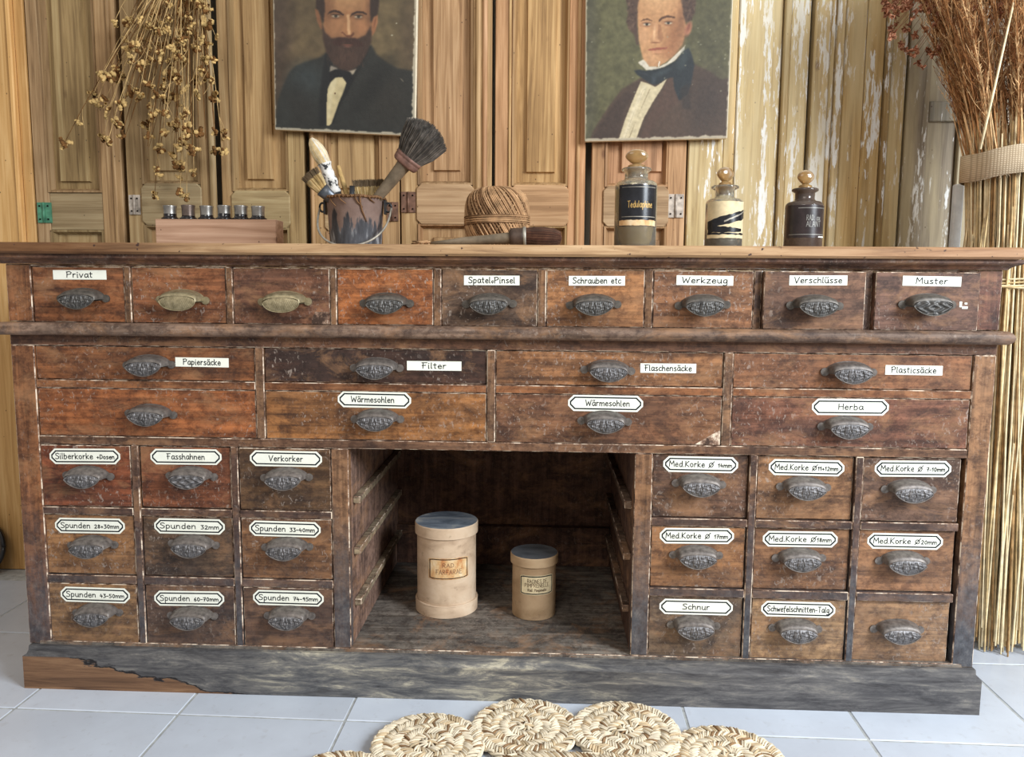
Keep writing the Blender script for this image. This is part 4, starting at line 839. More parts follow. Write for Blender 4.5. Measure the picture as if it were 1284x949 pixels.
# small tan brush far left
a0, a1, a2 = P3(424, 256, .176), P3(402, 236, .166), P3(382, 211, .156); d = (a2 - a1).normalized()
t = brush_thing('paintbrush', 'small brush with tan bristles and steel ferrule leaning left in the bucket', a0)
b = MB(); lathe_dir(b, a0 - d * .03, (a1 - a0).normalized(), [(0, 0), (.006, 0), (.007, .03), (0, .03)], 12); kid(b.build('handle', M['handle_dark']), t)
b = MB(); lathe_dir(b, a0, (a1 - a0).normalized(), [(0, -.012), (.012, -.01), (.0125, .028), (.0145, .042), (0, .042)], 18, sy=.6); kid(b.build('ferrule', M['steel']), t)
b = MB(); bristles(b, a0 + (a1 - a0).normalized() * .040, d, .0115, .006, .044, .75, 260, .05, .0008, (0, 0, 1), 2, random.Random(4)); kid(b.build('bristles', [M['bristle_tan'], M['bristle_pale'], M['bristle_tip']], recalc=False), t)
# flat brush, only its bristles above the rim
a0, a2 = P3(463, 258, .215), P3(461, 218, .215); d = (a2 - a0).normalized()
t = brush_thing('paintbrush', 'wide flat brush whose tan dark-tipped bristles just clear the bucket rim', a0)
b = MB(); dd, s_, q_ = frame_of(d); lathe_dir(b, a0, d, [(0, -.03), (.026, -.03), (.027, .018), (0, .018)], 20, sy=.35); kid(b.build('ferrule', M['steel']), t)
b = MB(); lathe_dir(b, a0 - d * .075, d, [(0, 0), (.005, 0), (.008, .03), (.012, .045), (0, .0452)], 12); kid(b.build('handle', M['handle_dark']), t)
b = MB(); rs = random.Random(8)
for i in range(520):
    u = rs.uniform(-1, 1); v = rs.uniform(-1, 1); p0 = a0 + d * .016 + s_ * u * .0255 + q_ * v * .007; e = p0 + d * (.036 * rs.uniform(.93, 1.04)) + s_ * u * .006 + q_ * v * .003; k = p0.lerp(e, .62)
    b.tube([p0, k], .0008, 3, 0 if rs.random() < .6 else 1, False); b.tube([k, e], [.0008, .0004], 3, 2, False)
kid(b.build('bristles', [M['bristle_tan'], M['bristle_pale'], M['bristle_tip']], recalc=False), t)
# dark stick handle and thin tan stick between
t = brush_thing('brush_handle', 'thin tan stick behind the white crusted brush in the bucket', P3(440, 258, .22))
b = MB(); b.tube([P3(441, 264, .225), P3(424, 208, .235)], [.006, .0045], 10); kid(b.build('stick', M['bristle_tan']), t); t['category'] = 'stick'; t['label'] = 'thin tan stick standing behind the white crusted brush in bucket'
t = thing('brush_handle', 'short black handle end sticking up beside the flat brush', 'handle', P3(441, 258, .19)); b = MB(); b.tube([P3(441, 264, .185), P3(441.5, 233, .185)], [.0055, .0055], 8); kid(b.build('stick', M['handle_dark']), t)

# ball of twine
cx, cy = .9235, .205; zt = at(622, 235, cy).z; RZ = (zt - CT) / 2; cz = CT + RZ; RX = .0655
def sup(v):   # barrel-like body
    x, y, z = v; k = (abs(x) ** 2.0 + abs(y) ** 2.0); p_ = 3.3; r = ((math.sqrt(k)) ** p_ + abs(z) ** p_) ** (-1 / p_); return Vector((x * r, y * r, z * r))
t = thing('twine_ball', 'barrel-shaped ball of brown jute twine on the counter', 'twine', (cx, cy, CT))
b = MB(); vs = []; nn_ = 32; mm_ = 18
for i in range(mm_ + 1):
    for j in range(nn_):
        th = PI * i / mm_; ph = 2 * PI * j / nn_; v = sup((math.sin(th) * math.cos(ph), math.sin(th) * math.sin(ph), math.cos(th) + 1e-6)); vs.append((cx + v.x * RX * .96, cy + v.y * RX * .96, cz + v.z * RZ * .96))
b.add(vs, [(i * nn_ + j, i * nn_ + (j + 1) % nn_, (i + 1) * nn_ + (j + 1) % nn_, (i + 1) * nn_ + j) for i in range(mm_) for j in range(nn_)], 0, True)
kid(b.build('core', M['string_d']), t)
b = MB(); rs = random.Random(2); NL = 118
for layer, (tw, sc0) in enumerate(((1.15, .992), (-1.3, .972))):
    for k in range(NL if layer == 0 else 50):
        a0_ = 2 * PI * k / (NL if layer == 0 else 50) + rs.uniform(-.03, .03); sc = sc0 + rs.uniform(-.010, .010); tt = tw + rs.uniform(-.06, .06); pts = []
        for i in range(25):
            th = .12 + (PI - .24) * i / 24; ph = a0_ + tt * (i / 24 - .5) * 1.6; v = sup((math.sin(th) * math.cos(ph), math.sin(th) * math.sin(ph), math.cos(th))); pts.append((cx + v.x * RX * sc, cy + v.y * RX * sc, cz + v.z * RZ * sc))
        b.tube(pts, .00145, 5, rs.choice((0, 0, 0, 1)), False)
for k in range(8):
    dz = (k - 3.5) * .0021 - .004; sl = rs.uniform(-.02, .03)
    pts = []
    for i in range(49):
        a = 2 * PI * i / 48; v = sup((math.cos(a), math.sin(a), dz / RZ + sl * math.cos(a))); pts.append((cx + v.x * (RX + .0012), cy + v.y * (RX + .0012), cz + v.z * RZ))
    b.tube(pts, .00135, 5, rs.choice((0, 0, 1)), False)
o = kid(b.build('windings', [M['string'], M['string_d']], recalc=False), t); o['kind'] = 'stuff'

# brush lying on the counter
yb_ = .035; xa, xb, xc, xd = at(561, 300, yb_).x, at(641, 300, yb_).x, at(662, 300, yb_).x, at(705, 300, yb_).x; zc = CT + .0185
t = thing('lying_brush', 'old round brush lying on its side in front of the twine', 'paintbrush', (xa, yb_, CT))
d = Vector((xc - xa, -.004, zc - CT - .0065)).normalized(); s0 = Vector((xa - .03, yb_, CT + .0052)); Lh = xb - xa + .03
b = MB(); lathe_dir(b, s0, Vector((1, -.01, .07)), [(0, 0), (.003, .0), (.0045, .03), (.0075, .06), (.0085, Lh * .7), (.0105, Lh - .004), (.0125, Lh + .004), (0, Lh + .004)], 18); kid(b.build('handle', M['handle_grey']), t)
b = MB(); lathe_dir(b, (xb - .003, yb_, CT + .0165), Vector((1, 0, .04)), [(0, 0), (.0135, .0), (.0165, .003), (.0172, .010), (.0168, .022), (.0176, .025), (.0, .025)], 26); kid(b.build('ferrule', plain('brown_ferrule', (76, 60, 50), .5, .3, var=.2)), t)
b = MB(); lathe_dir(b, (xb + .0215, yb_, CT + .0178), Vector((1, 0, .03)), [(.0172, 0), (.0184, .001), (.0184, .005), (.0172, .006)], 26); kid(b.build('ferrule_ring', M['wire']), t)
b = MB(); base = Vector((xb + .025, yb_, CT + .0182)); BL = xd - xb - .025; dd, s_, q_ = frame_of((1, 0, -.03)); rs = random.Random(12)
pr = [(.0150, 0), (.0172, BL * .25), (.0178, BL * .5), (.0160, BL * .78), (.0105, BL * .95), (0, BL)]
lathe_dir(b, base, dd, [(0, 0)] + pr, 24, 0)
for i in range(520):
    a = rs.uniform(0, 2 * PI); b.tube([base + dd * h + (s_ * math.cos(a) + q_ * math.sin(a)) * (r + .0003) for r, h in pr[:5]], .0006, 3, rs.choice((0, 1, 2)), False)
kid(b.build('bristles', [M['bristle_brown'], plain('dark_brown_bristle', (52, 34, 28), .7, .3, var=.2), plain('light_brown_bristle', (112, 78, 58), .7, .3, var=.2)], recalc=False), t)
b = MB(); rs = random.Random(5); p = Vector((xa - .06, yb_, CT + .0022))
for k in range(4):
    pts = [p + Vector((rs.uniform(-.006, .030), rs.uniform(-.008, .008), rs.uniform(0, .007))) for _ in range(9)]; b.tube(pts, .0013, 5)
kid(b.build('string_scrap', M['string']), t)

# stoppered bottles
def glass(name, c, rough=.06, trans=1.0, stain=None, stain_amt=.5):
    t = NT(name); t.b.inputs['Transmission Weight'].default_value = trans; t.b.inputs['IOR'].default_value = 1.45
    col = c if stain is None else t.mix(t.mr(t.noise(t.pos((30, 30, 30)), 1, 4, .6), .4, .65, 0, stain_amt), c, stain)
    return t.fin(col, rough, .5)
M['amber'] = glass('amber_glass', (.50, .31, .12, 1), .12, .5, (.26, .13, .045, 1), .7)
M['clear'] = glass('old_clear_glass', (.86, .84, .74, 1), .05, .92)
M['smoke'] = glass('brown_grey_glass', (.20, .15, .12, 1), .08, .55, (.07, .04, .03, 1), .6)
M['olive'] = plain('olive_dried_contents', (150, 128, 78), .5, .3, var=.12, scale=20); M['dark_liq'] = plain('dark_dried_contents', (46, 36, 36), .3, .5, var=.2)
M['blackpaper'] = plain('black_glazed_paper', (30, 30, 34), .25, .5, var=.25, scale=50); M['gold'] = plain('gold_print', (196, 160, 96), .4, .4, .3, var=.2)
M['foxed'] = (lambda t: t.fin(t.ramp(t.noise(t.pos((45, 45, 30)), 1, 5, .65), [(.35, (.50, .20, .07)), (.5, (.66, .42, .20)), (.7, (.78, .62, .40))]), .6, .2))(NT('foxed_orange_paper'))
M['cream'] = plain('cream_label', (214, 196, 158), .6, .2, var=.1)
def wrap(b, cx, cy, R, a0, a1, z0, z1, mat, n=20, off=0.0, jag=0, rs=None, cut=0):
    """a sheet pasted round a cylinder, angles measured from the front, positive to the right"""
    rs = rs or random.Random(1); vs = []
    for i in range(n + 1):
        s_ = i / n; a = a0 + (a1 - a0) * s_; x, y = cx + (R + off) * math.sin(a), cy - (R + off) * math.cos(a)
        c = cut * max(0, 1 - min(s_, 1 - s_) * n / 2)
        lo, hi = z0 + rs.uniform(0, jag) + c, z1 - rs.uniform(0, jag) - c; vs += [(x, y, lo), (x, y, hi)]
    b.add(vs, [(2 * i, 2 * i + 2, 2 * i + 3, 2 * i + 1) for i in range(n)], mat, True)
def rput(cx, cy, R, a, z): return lambda u, v: (cx + R * math.sin(a + u / R), cy - R * math.cos(a + u / R), z + v)
def bottle(label, px, py, R, ztop_sh, rn, rl, zl, gm, sm, stop, contents=None, cz_=0, seal=None):
    x = at(px, 280, py).x; zs = ztop_sh
    t = thing('stoppered_bottle', label, 'bottle', (x, py, CT), 'glass stoppered apothecary bottles')
    b = MB(); pr = [(0, CT), (R - .003, CT), (R, CT + .004), (R, zs - .009), (R - .0015, zs - .004), (R - .006, zs - .0003), (rn + .003, zs + .0015), (rn, zs + .005), (rn, zl - .006), (rl, zl - .002), (rl, zl + .0015), (rl - .003, zl + .003), (rn - .004, zl + .003), (rn - .005, zs + .004), (R - .009, zs - .0038), (R - .0045, zs - .009), (R - .0035, CT + .008), (0, CT + .007)]
    b.lathe(pr, (x, py, 0), 44); kid(b.build('glass_body', gm, recalc=True), t)
    if contents:
        b = MB(); r = R - .0040; b.lathe([(0, CT + .008), (r - .002, CT + .0085), (r, CT + .012), (r, cz_), (0, cz_)], (x, py, 0), 36); kid(b.build('contents', contents), t)
    # stopper: ground plug and upright flattened knob
    b = MB(); kx, kz, kh, tilt, rot_ = stop; z0 = zl + .003
    b.lathe([(0, z0 - .016), (rn - .0065, z0 - .016), (rn - .0052, z0 + .001), (rn - .006, z0 + .005), (.006, z0 + .008)], (x, py, 0), 24)
    n1, n2 = 24, 14; vs = []; cz2 = z0 + .006 + kz
    for i in range(n2 + 1):
        th = PI * i / n2
        for j in range(n1):
            ph = 2 * PI * j / n1; a, c, e = math.sin(th) * math.cos(ph), math.sin(th) * math.sin(ph), math.cos(th)
            k = 1 - .42 * max(0, -e) ** 1.3
            vv = Vector((a * kx * k, c * kh, e * kz)); vv = Matrix.Rotation(rot_, 3, 'Z') @ (Matrix.Rotation(tilt, 3, 'X') @ vv); vs.append((x + vv.x, py + vv.y, cz2 + vv.z))
    b.add(vs, [(i * n1 + j, i * n1 + (j + 1) % n1, (i + 1) * n1 + (j + 1) % n1, (i + 1) * n1 + j) for i in range(n2) for j in range(n1)], 0, True)
    kid(b.build('stopper', sm, recalc=False), t)
    return t, x
A = lambda py, y: at(900, py, y).z
t, x = bottle('largest stoppered bottle with black and gold label, olive contents', 796.5, .15, .0408, A(228, .15), .0225, .0285, A(213, .15), M['clear'], M['amber'], (.0225, .0150, .0080, .25, .1), M['olive'], A(228, .15) - .016)
zt_ = A(234, .15); zb2 = A(286, .15)
b = MB(); R = .0411; rs = random.Random(3)
wrap(b, x, .15, R, -1.0, 1.12, zb2, zt_, 0, 24, 0, .0015, rs); wrap(b, x, .15, R, -.95, 1.05, zb2 + .001, zb2 + .0125, 2, 22, .0003, .001, rs)
for z_, hh in ((zt_ - .006, .0010), (zb2 + .0175, .0014)): wrap(b, x, .15, R, -.8, 1.0, z_, z_ + hh, 3, 20, .0003)
write(b, 'Tedulaphine', 0, 0, .050, .012, .0013, 1, lambda u, v: rput(x, .15, R + .0004, .12, (zt_ + zb2) / 2 + .001)(u, v))
kid(b.build('label', [M['blackpaper'], M['gold'], M['foxed'], M['wire']], recalc=False), t)
t, x = bottle('clear stoppered bottle with torn black label, middle of three', 907.5, .15, .0358, A(250, .15), .0178, .0262, A(235, .15), M['clear'], M['amber'], (.0195, .0150, .0085, .1, .45), M['dark_liq'], A(300, .15))
zt_ = A(254, .15); zb2 = A(300, .15); R = .0361; b = MB()
wrap(b, x, .15, R, -1.25, 1.3, zb2, zt_, 0, 24, 0, .001, random.Random(4))
def slant(b, off, lo0, lo1, hi0, hi1, mat, a0=-1.2, a1=1.3, n=16, jag=.002, seed=5):
    rs = random.Random(seed); vs = []
    for i in range(n + 1):
        s_ = i / n; a = a0 + (a1 - a0) * s_; vs += [(x + (R + off) * math.sin(a), .15 - (R + off) * math.cos(a), lo0 + (lo1 - lo0) * s_ + rs.uniform(0, jag)), (x + (R + off) * math.sin(a), .15 - (R + off) * math.cos(a), hi0 + (hi1 - hi0) * s_ - rs.uniform(0, jag))]
    b.add(vs, [(2 * i, 2 * i + 2, 2 * i + 3, 2 * i + 1) for i in range(n)], mat, True)
slant(b, .0003, zb2 + .016, zb2 + .038, zb2 + .034, zb2 + .058, 1); slant(b, .0004, zb2 + .010, zb2 + .012, zb2 + .026, zb2 + .020, 1, -1.15, .9, seed=8); slant(b, .0005, zb2 + .030, zb2 + .052, zb2 + .034, zb2 + .056, 2, -.2, 1.28, seed=9, jag=.001)
slant(b, .0003, zb2 + .006, zb2 + .006, zb2 + .012, zb2 + .011, 1, -1.2, 1.25, seed=10)
kid(b.build('label', [M['cream'], M['blackpaper'], M['wire']], recalc=False), t)
t, x = bottle('dark stoppered bottle with worn black label, rightmost of three', 1007.5, .15, .0358, A(253, .15), .0183, .0247, A(238, .15), M['smoke'], M['amber'], (.0165, .0145, .0080, .0, .05), M['dark_liq'], A(256, .15))
zt_ = A(258, .15); zb2 = A(299, .15); R = .0361; b = MB()
wrap(b, x, .15, R, -1.3, 1.25, zb2, zt_, 0, 24, 0, .001, random.Random(6)); wrap(b, x, .15, R, -1.1, 1.2, zb2 + .006, zb2 + .0072, 1, 20, .0003); wrap(b, x, .15, R, -.6, 1.1, zt_ - .007, zt_ - .0058, 1, 18, .0003); wrap(b, x, .15, R, .55, 1.22, zb2 + .0005, zb2 + .004, 2, 8, .0004, .0012)
write(b, 'RAD. |COR.', 0, 0, .030, .010, .0010, 1, rput(x, .15, R + .0004, .25, (zt_ + zb2) / 2 + .006)); write(b, 'ALANT', 0, 0, .030, .010, .0010, 1, rput(x, .15, R + .0004, .25, (zt_ + zb2) / 2 - .006))
kid(b.build('label', [M['dark_liq'], plain('tarnished_silver_print', (142, 140, 134), .4, .4, .3), M['paper']], recalc=False), t)

# ---------------------------------------------------------------- cardboard drums in the opening
def drum_mat(name, c1, c2, c3):
    t = NT(name); n = t.noise(t.pos((14, 14, 22)), 1, 5, .6, .4); f = t.noise(t.pos((70, 70, 70)), 1, 3)
    col = t.ramp(n, [(.3, c1), (.5, c2), (.7, c3)]); col = t.mix(t.mr(f, .62, .72, 0, .35), col, (.20, .12, .07, 1)); t.bump(n, .15, .001); return t.fin(col, .6, .3)
M['drum'] = drum_mat('pale_cardboard', (.42, .29, .19), (.60, .44, .30), (.68, .53, .38)); M['drum2'] = drum_mat('brown_cardboard', (.30, .19, .10), (.42, .28, .16), (.50, .35, .21))
M['lidtop'] = (lambda t: t.fin(t.ramp(t.noise(t.pos((16, 30, 16)), 1, 5, .6, .8), [(.35, (.10, .12, .15)), (.5, (.20, .23, .27)), (.66, (.42, .41, .38))]), .65, .3))(NT('blue_grey_lid_top'))
M['lidtop2'] = (lambda t: t.fin(t.ramp(t.noise(t.pos((16, 30, 16)), 1, 5, .6, .8), [(.35, (.05, .055, .06)), (.6, (.115, .12, .13))]), .65, .3))(NT('dark_grey_lid_top'))
DZ = .1022
def drum(label, x, y, R, zl0, ztop, lm, tm, base=True, lab=None):
    t = thing('cardboard_drum', label, 'drum', (x, y, DZ)); t['group'] = 'lidded cardboard drums in the counter opening'
    b = MB(); b.lathe([(0, DZ), (R - .003, DZ), (R - .002, DZ + .001), (R - .0022, zl0 + .006), (0, zl0 + .006)], (x, y, 0), 48); kid(b.build('body', lm, sharp=.6), t)
    if base:
        b = MB(); b.lathe([(R - .0015, DZ + .0002), (R + .0015, DZ + .0002), (R + .0018, DZ + .0245), (R + .0010, DZ + .0262), (R - .0015, DZ + .0262)], (x, y, 0), 48); b.lathe([(R + .0016, DZ + .0235), (R + .0024, DZ + .0245), (R + .0016, DZ + .0262)], (x, y, 0), 48); kid(b.build('base_band', lm, sharp=.6), t)
    b = MB(); b.lathe([(R - .0015, zl0), (R + .0020, zl0), (R + .0023, ztop - .002), (R + .0008, ztop), (R - .003, ztop - .0002), (0, ztop - .0006)], (x, y, 0), 48, mats=[0, 0, 0, 1, 1]); kid(b.build('lid', [lm, tm], sharp=.6), t)
    zc_, hh, aw, ac = lab[:4]; b = MB(); R2 = R - .002
    wrap(b, x, y, R2, ac - aw - .03, ac + aw + .03, zc_ - hh - .0014, zc_ + hh + .0014, 3, 20, .0003, 0, None, .0022); wrap(b, x, y, R2, ac - aw, ac + aw, zc_ - hh, zc_ + hh, 1, 20, .0005, 0, None, .0018); wrap(b, x, y, R2, ac - aw + .045, ac + aw - .045, zc_ - hh + .0022, zc_ + hh - .0022, 0, 20, .0007, 0, None, .0012)
    for (tx, dz, ww, h_) in lab[4]: write(b, tx, 0, 0, ww, h_, .0009, 2, rput(x, y, R2 + .0009, ac, zc_ + dz), jit=.1)
    kid(b.build('label', lab[5], recalc=False), t); return t
drum('tall pale cardboard drum with orange stained label', .8180, .211, .0652, .2715, .2950, M['drum'], M['lidtop'], True, (.2080, .0215, .68, .2, [('RAD.', .0075, .028, .0085), ('FARFARAE', -.0070, .056, .0095)], [M['foxed'], plain('brown_border', (74, 52, 40), .6), plain('faded_ink', (104, 66, 52), .6), M['foxed']]))
drum('short brown cardboard drum with cream black-bordered label', 1.0070, .191, .0482, .2165, .2360, M['drum2'], M['lidtop2'], False, (.1785, .0195, .78, .16, [('RACINES DE', .0085, .042, .0075), ('PIMPRENELLE', -.0005, .053, .0078), ('Rad. Pimpinella', -.0105, .040, .0055)], [M['cream'], M['ink'], plain('brown_ink', (88, 66, 48), .6), M['cream']]))

# ---------------------------------------------------------------- scalloped straw rug
M['straw_l'] = plain('pale_seagrass', (226, 212, 186), .8, .2, var=.12); M['straw_m'] = plain('tan_seagrass', (196, 174, 140), .8, .2, var=.15); M['straw_d'] = plain('brown_seagrass', (140, 110, 80), .85, .1, var=.2)
RC = Vector((1.075, -.567)); RR = .447
rug = thing('rug', 'round scalloped rug of coiled pale seagrass braid on the tiles', 'rug', (RC.x, RC.y, FZ))
def strand(b, p, dirv, up, L, r, mat):
    d = dirv.normalized(); pts = [p - d * L / 2, p - d * L * .28 + up * r * .5, p + d * L * .05 + up * r * .8, p + d * L * .32 + up * r * .45, p + d * L / 2]
    b.tube(pts, [r * .35, r * .9, r, r * .85, r * .3], 5, mat, False)
def coil_disc(R, rs, rings, jitter=1.0):
    b = MB(); b.lathe([(0, .002), (R * .97, .002), (R * .99, .006), (R * .93, .011), (0, .010)], (0, 0, 0), 28, 2)
    k = 0; r = R - .006; up = Vector((0, 0, 1))
    for ri in range(rings):
        rw = (R / rings); rad = R - rw * (ri + .5)
        if rad < .006: break
        n = max(6, int(2 * PI * rad / (.0044 if ri else .0052))); slant_ = .55 if ri % 2 == 0 else -.55
        for i in range(n):
            a = 2 * PI * i / n + rs.uniform(-.1, .1) / n; rd = Vector((math.cos(a), math.sin(a), 0)); tg = Vector((-math.sin(a), math.cos(a), 0))
            dv = rd * math.cos(slant_) + tg * math.sin(slant_) + up * rs.uniform(-.12, .12)
            strand(b, rd * rad + up * (.0125 + rs.uniform(-.001, .0015) * jitter), dv, up, rw * 1.5, .0024 * rs.uniform(.8, 1.2), rs.choices((0, 1, 2), (9, 3, 1))[0])
    n = 64   # selvedge cord
    for off in (0, PI):
        b.tube([((R + .001 + .002 * math.cos(a * 16 + off)) * math.cos(a), (R + .001 + .002 * math.cos(a * 16 + off)) * math.sin(a), .010 + .003 * math.sin(a * 16 + off)) for a in [2 * PI * i / 96 for i in range(97)]], .0028, 5, 0, False)
    return b
discs = [coil_disc(.0915, random.Random(20 + i), 6).build('rosette', [M['straw_l'], M['straw_m'], M['straw_d']], None, recalc=False) for i in range(2)]
for d_ in discs: bpy.data.objects.remove(d_) if False else None
NR = 18; spots = []
for a in [100 + 22.5 * i for i in range(-8, 8)]: spots.append((RC.x + RR * math.cos(math.radians(a)), RC.y + RR * math.sin(math.radians(a))))
for i, (sx, sy) in enumerate(spots):
    o = discs[i] if i < 2 else discs[i % 2].copy()
    if i >= 2: C.objects.link(o)
    kid(o, rug); o.location = (sx, sy, FZ + .0005 + (.002 if i % 2 else 0)); o.rotation_euler = (0, 0, i * 1.7)
b = coil_disc(.362, random.Random(40), 17); o = b.build('centre_coil', [M['straw_l'], M['straw_m'], M['straw_d']], None, recalc=False); kid(o, rug); o.location = (RC.x, RC.y, FZ + .003); o['kind'] = 'stuff'

# ---------------------------------------------------------------- dried flowers hanging on the left
M['stem'] = plain('dry_stem', (190, 158, 108), .8, .2, var=.2); M['pod'] = plain('dry_seed_head', (196, 164, 108), .85, .1, var=.25); M['pod2'] = plain('dark_dry_seed_head', (112, 78, 44), .85, .1, var=.3)
HP = Vector((.165, .545, 1.60))
fl = thing('dried_flower_bunch', 'bunch of dried seed heads hanging upside down before the left shutters', 'dried flowers', HP)
def pod_mesh(seed, r):
    rs = random.Random(seed); b = MB()
    for k in range(7):
        c = Vector((rs.uniform(-1, 1), rs.uniform(-1, 1), rs.uniform(-1, 1))) * r * .75; q = r * rs.uniform(.35, .6)
        b.lathe([(0, -q * 1.2), (q * .7, -q * .7), (q, 0), (q * .6, q * .8), (q * .9, q * 1.3)], (0, 0, 0), 6, rs.choice((0, 0, 1)), M=Matrix.Translation(c) @ Matrix.Rotation(rs.uniform(0, 3), 4, (rs.random(), rs.random(), .3)))
        b.tube([(0, 0, r * 1.2), c], r * .09, 3, 0, False)
    return b
podm = []
for i in range(4):
    o = pod_mesh(i, .0085).build('seed_head', [M['pod'], M['pod2']], None, recalc=False); podm.append(o.data); bpy.data.objects.remove(o)
heads = [(195, 15), (142, 28), (160, 28), (185, 35), (180, 50), (158, 63), (228, 15), (225, 32), (205, 73), (231, 80), (126, 95), (150, 100), (208, 95), (222, 95), (163, 115), (185, 107), (215, 122), (118, 120), (131, 125), (172, 120), (120, 132), (192, 145), (220, 157), (233, 143), (222, 155), (153, 168), (188, 172), (128, 172), (137, 177), (202, 187), (222, 185), (232, 178), (240, 190), (215, 195), (222, 207), (228, 207), (242, 215), (195, 243), (225, 242), (235, 248), (80, 178), (268, 122), (268, 166), (250, 168), (268, 190), (279, 190), (250, 5), (257, 25), (255, 50), (262, 75), (243, 60), (210, 145), (246, 100), (245, 118), (133, 143), (147, 155), (176, 86), (195, 118), (170, 60), (214, 60), (238, 38), (200, 40), (240, 8), (262, 30), (258, 12), (150, 133), (140, 98), (232, 112), (256, 96), (183, 160), (206, 165), (236, 160)]
b = MB(); rs = random.Random(9)
for i, (px, py) in enumerate(heads):
    y = .572 - .10 * rs.random() * (1 if py < 200 else .5); p = at(px + rs.uniform(-2, 2), py + rs.uniform(-2, 2), y)
    s0 = HP + Vector((rs.uniform(-.03, .03), rs.uniform(-.02, .01), rs.uniform(-.02, .04))); mid = s0.lerp(p, .5) + Vector(((p.x - s0.x) * .10 + rs.uniform(-.012, .012), rs.uniform(-.02, 0), .02 + rs.uniform(-.01, .02)))
    pts = [s0 * (1 - u) ** 2 + mid * 2 * u * (1 - u) + p * u * u for u in (0, .17, .34, .5, .67, .84, 1)]
    b.tube(pts, [.0016, .0014, .0012, .0011, .001, .0009, .0008], 4, rs.choice((0, 0, 1)), False)
    for q in range(2):
        k = rs.choice((3, 4, 5)); e = pts[k] + Vector((rs.uniform(-.03, .03), rs.uniform(-.02, .01), -rs.uniform(.03, .06))); b.tube([pts[k], pts[k].lerp(e, .5) + Vector((rs.uniform(-.006, .006), 0, -.004)), e], .0006, 3, 0, False)
        if rs.random() < .6:
            h = bpy.data.objects.new('seed_head', podm[rs.randrange(4)]); C.objects.link(h); kid(h, fl); h.location = e; h.scale = (.85,) * 3; h.rotation_euler = (rs.uniform(0, 6), rs.uniform(0, 6), 0)
    h = bpy.data.objects.new('seed_head', podm[rs.randrange(4)]); C.objects.link(h); kid(h, fl); h.location = p; s_ = rs.uniform(.95, 1.4); h.scale = (s_,) * 3; h.rotation_euler = (rs.uniform(-.6, .6), rs.uniform(-.6, .6), rs.uniform(0, 6))
for i in range(34):
    s0 = HP + Vector((rs.uniform(-.03, .03), rs.uniform(-.02, .01), rs.uniform(-.02, .04))); e = at(rs.uniform(150, 262), rs.uniform(20, 190), .57 - .08 * rs.random()); b.tube([s0, s0.lerp(e, .5) + Vector((rs.uniform(-.02, .02), 0, .01)), e], .0007, 3, 1, False)
o = kid(b.build('stems', [M['stem'], M['pod2']], recalc=False), fl); o['kind'] = 'stuff'
b = MB(); b.tube([HP + Vector((.034 * math.cos(a), .020 * math.sin(a), .002 * a)) for a in [2 * PI * i / 16 for i in range(49)]], .0016, 5); b.tube([HP, (HP.x, .600, 1.70), (HP.x, .604, 1.72)], .0016, 5); kid(b.build('string', M['string']), fl)

# ---------------------------------------------------------------- tall straw bundle at the right
SM = [plain('straw_gold', (206, 180, 132), .7, .25, var=.15), plain('straw_pale', (232, 214, 174), .7, .25, var=.12), plain('straw_brown', (158, 124, 82), .75, .2, var=.2)]
PM = [plain('plume_brown', (188, 138, 92), .85, .1, var=.2), plain('plume_tan', (222, 182, 134), .85, .1, var=.2), plain('plume_dark', (140, 94, 60), .85, .1, var=.25)]
B0 = Vector((2.070, .345, FZ)); B1 = Vector((2.048, .35, 1.065))
sb = thing('straw_bundle', 'tall bundle of straw with feathery brown plumes tied with burlap', 'straw bundle', B0)
b = MB(); rs = random.Random(11); N = 620
for i in range(N):
    k = math.sqrt((i + .5) / N); a = i * 2.39996; k = max(k, rs.random() ** .35) if rs.random() < .6 else k
    u, v = k * math.cos(a), k * math.sin(a); tw = rs.uniform(-.10, .10); ztop_ = rs.choice((0, .02, .10, .16)) * rs.random()
    zb_ = rs.uniform(0, .03) + (0 if rs.random() < .8 else rs.uniform(0, .12)); pts = []
    for s_ in (0, .2, .42, .62, .8, 1.0):
        z = zb_ + (1.052 + ztop_ - zb_) * s_; ax = B0.lerp(B1, s_); rr = (.150 * (1 - s_) + .116 * s_) - .018 * math.exp(-((s_ - .78) / .06) ** 2)
        aa = a + tw * s_; w_ = .006 if 0 < s_ < .7 else .001
        pts.append((ax.x + k * math.cos(aa) * rr + rs.uniform(-w_, w_), ax.y + k * math.sin(aa) * rr * .85 + rs.uniform(-w_, w_), FZ + z))
    r0 = rs.uniform(.0016, .0030); b.tube(pts, [r0 * .8, r0, r0, r0, r0 * .9, r0 * .8], 4, rs.choices((0, 1, 2), (4, 6, 2))[0], False)
o = kid(b.build('stalks', SM, recalc=False), sb); o['kind'] = 'stuff'
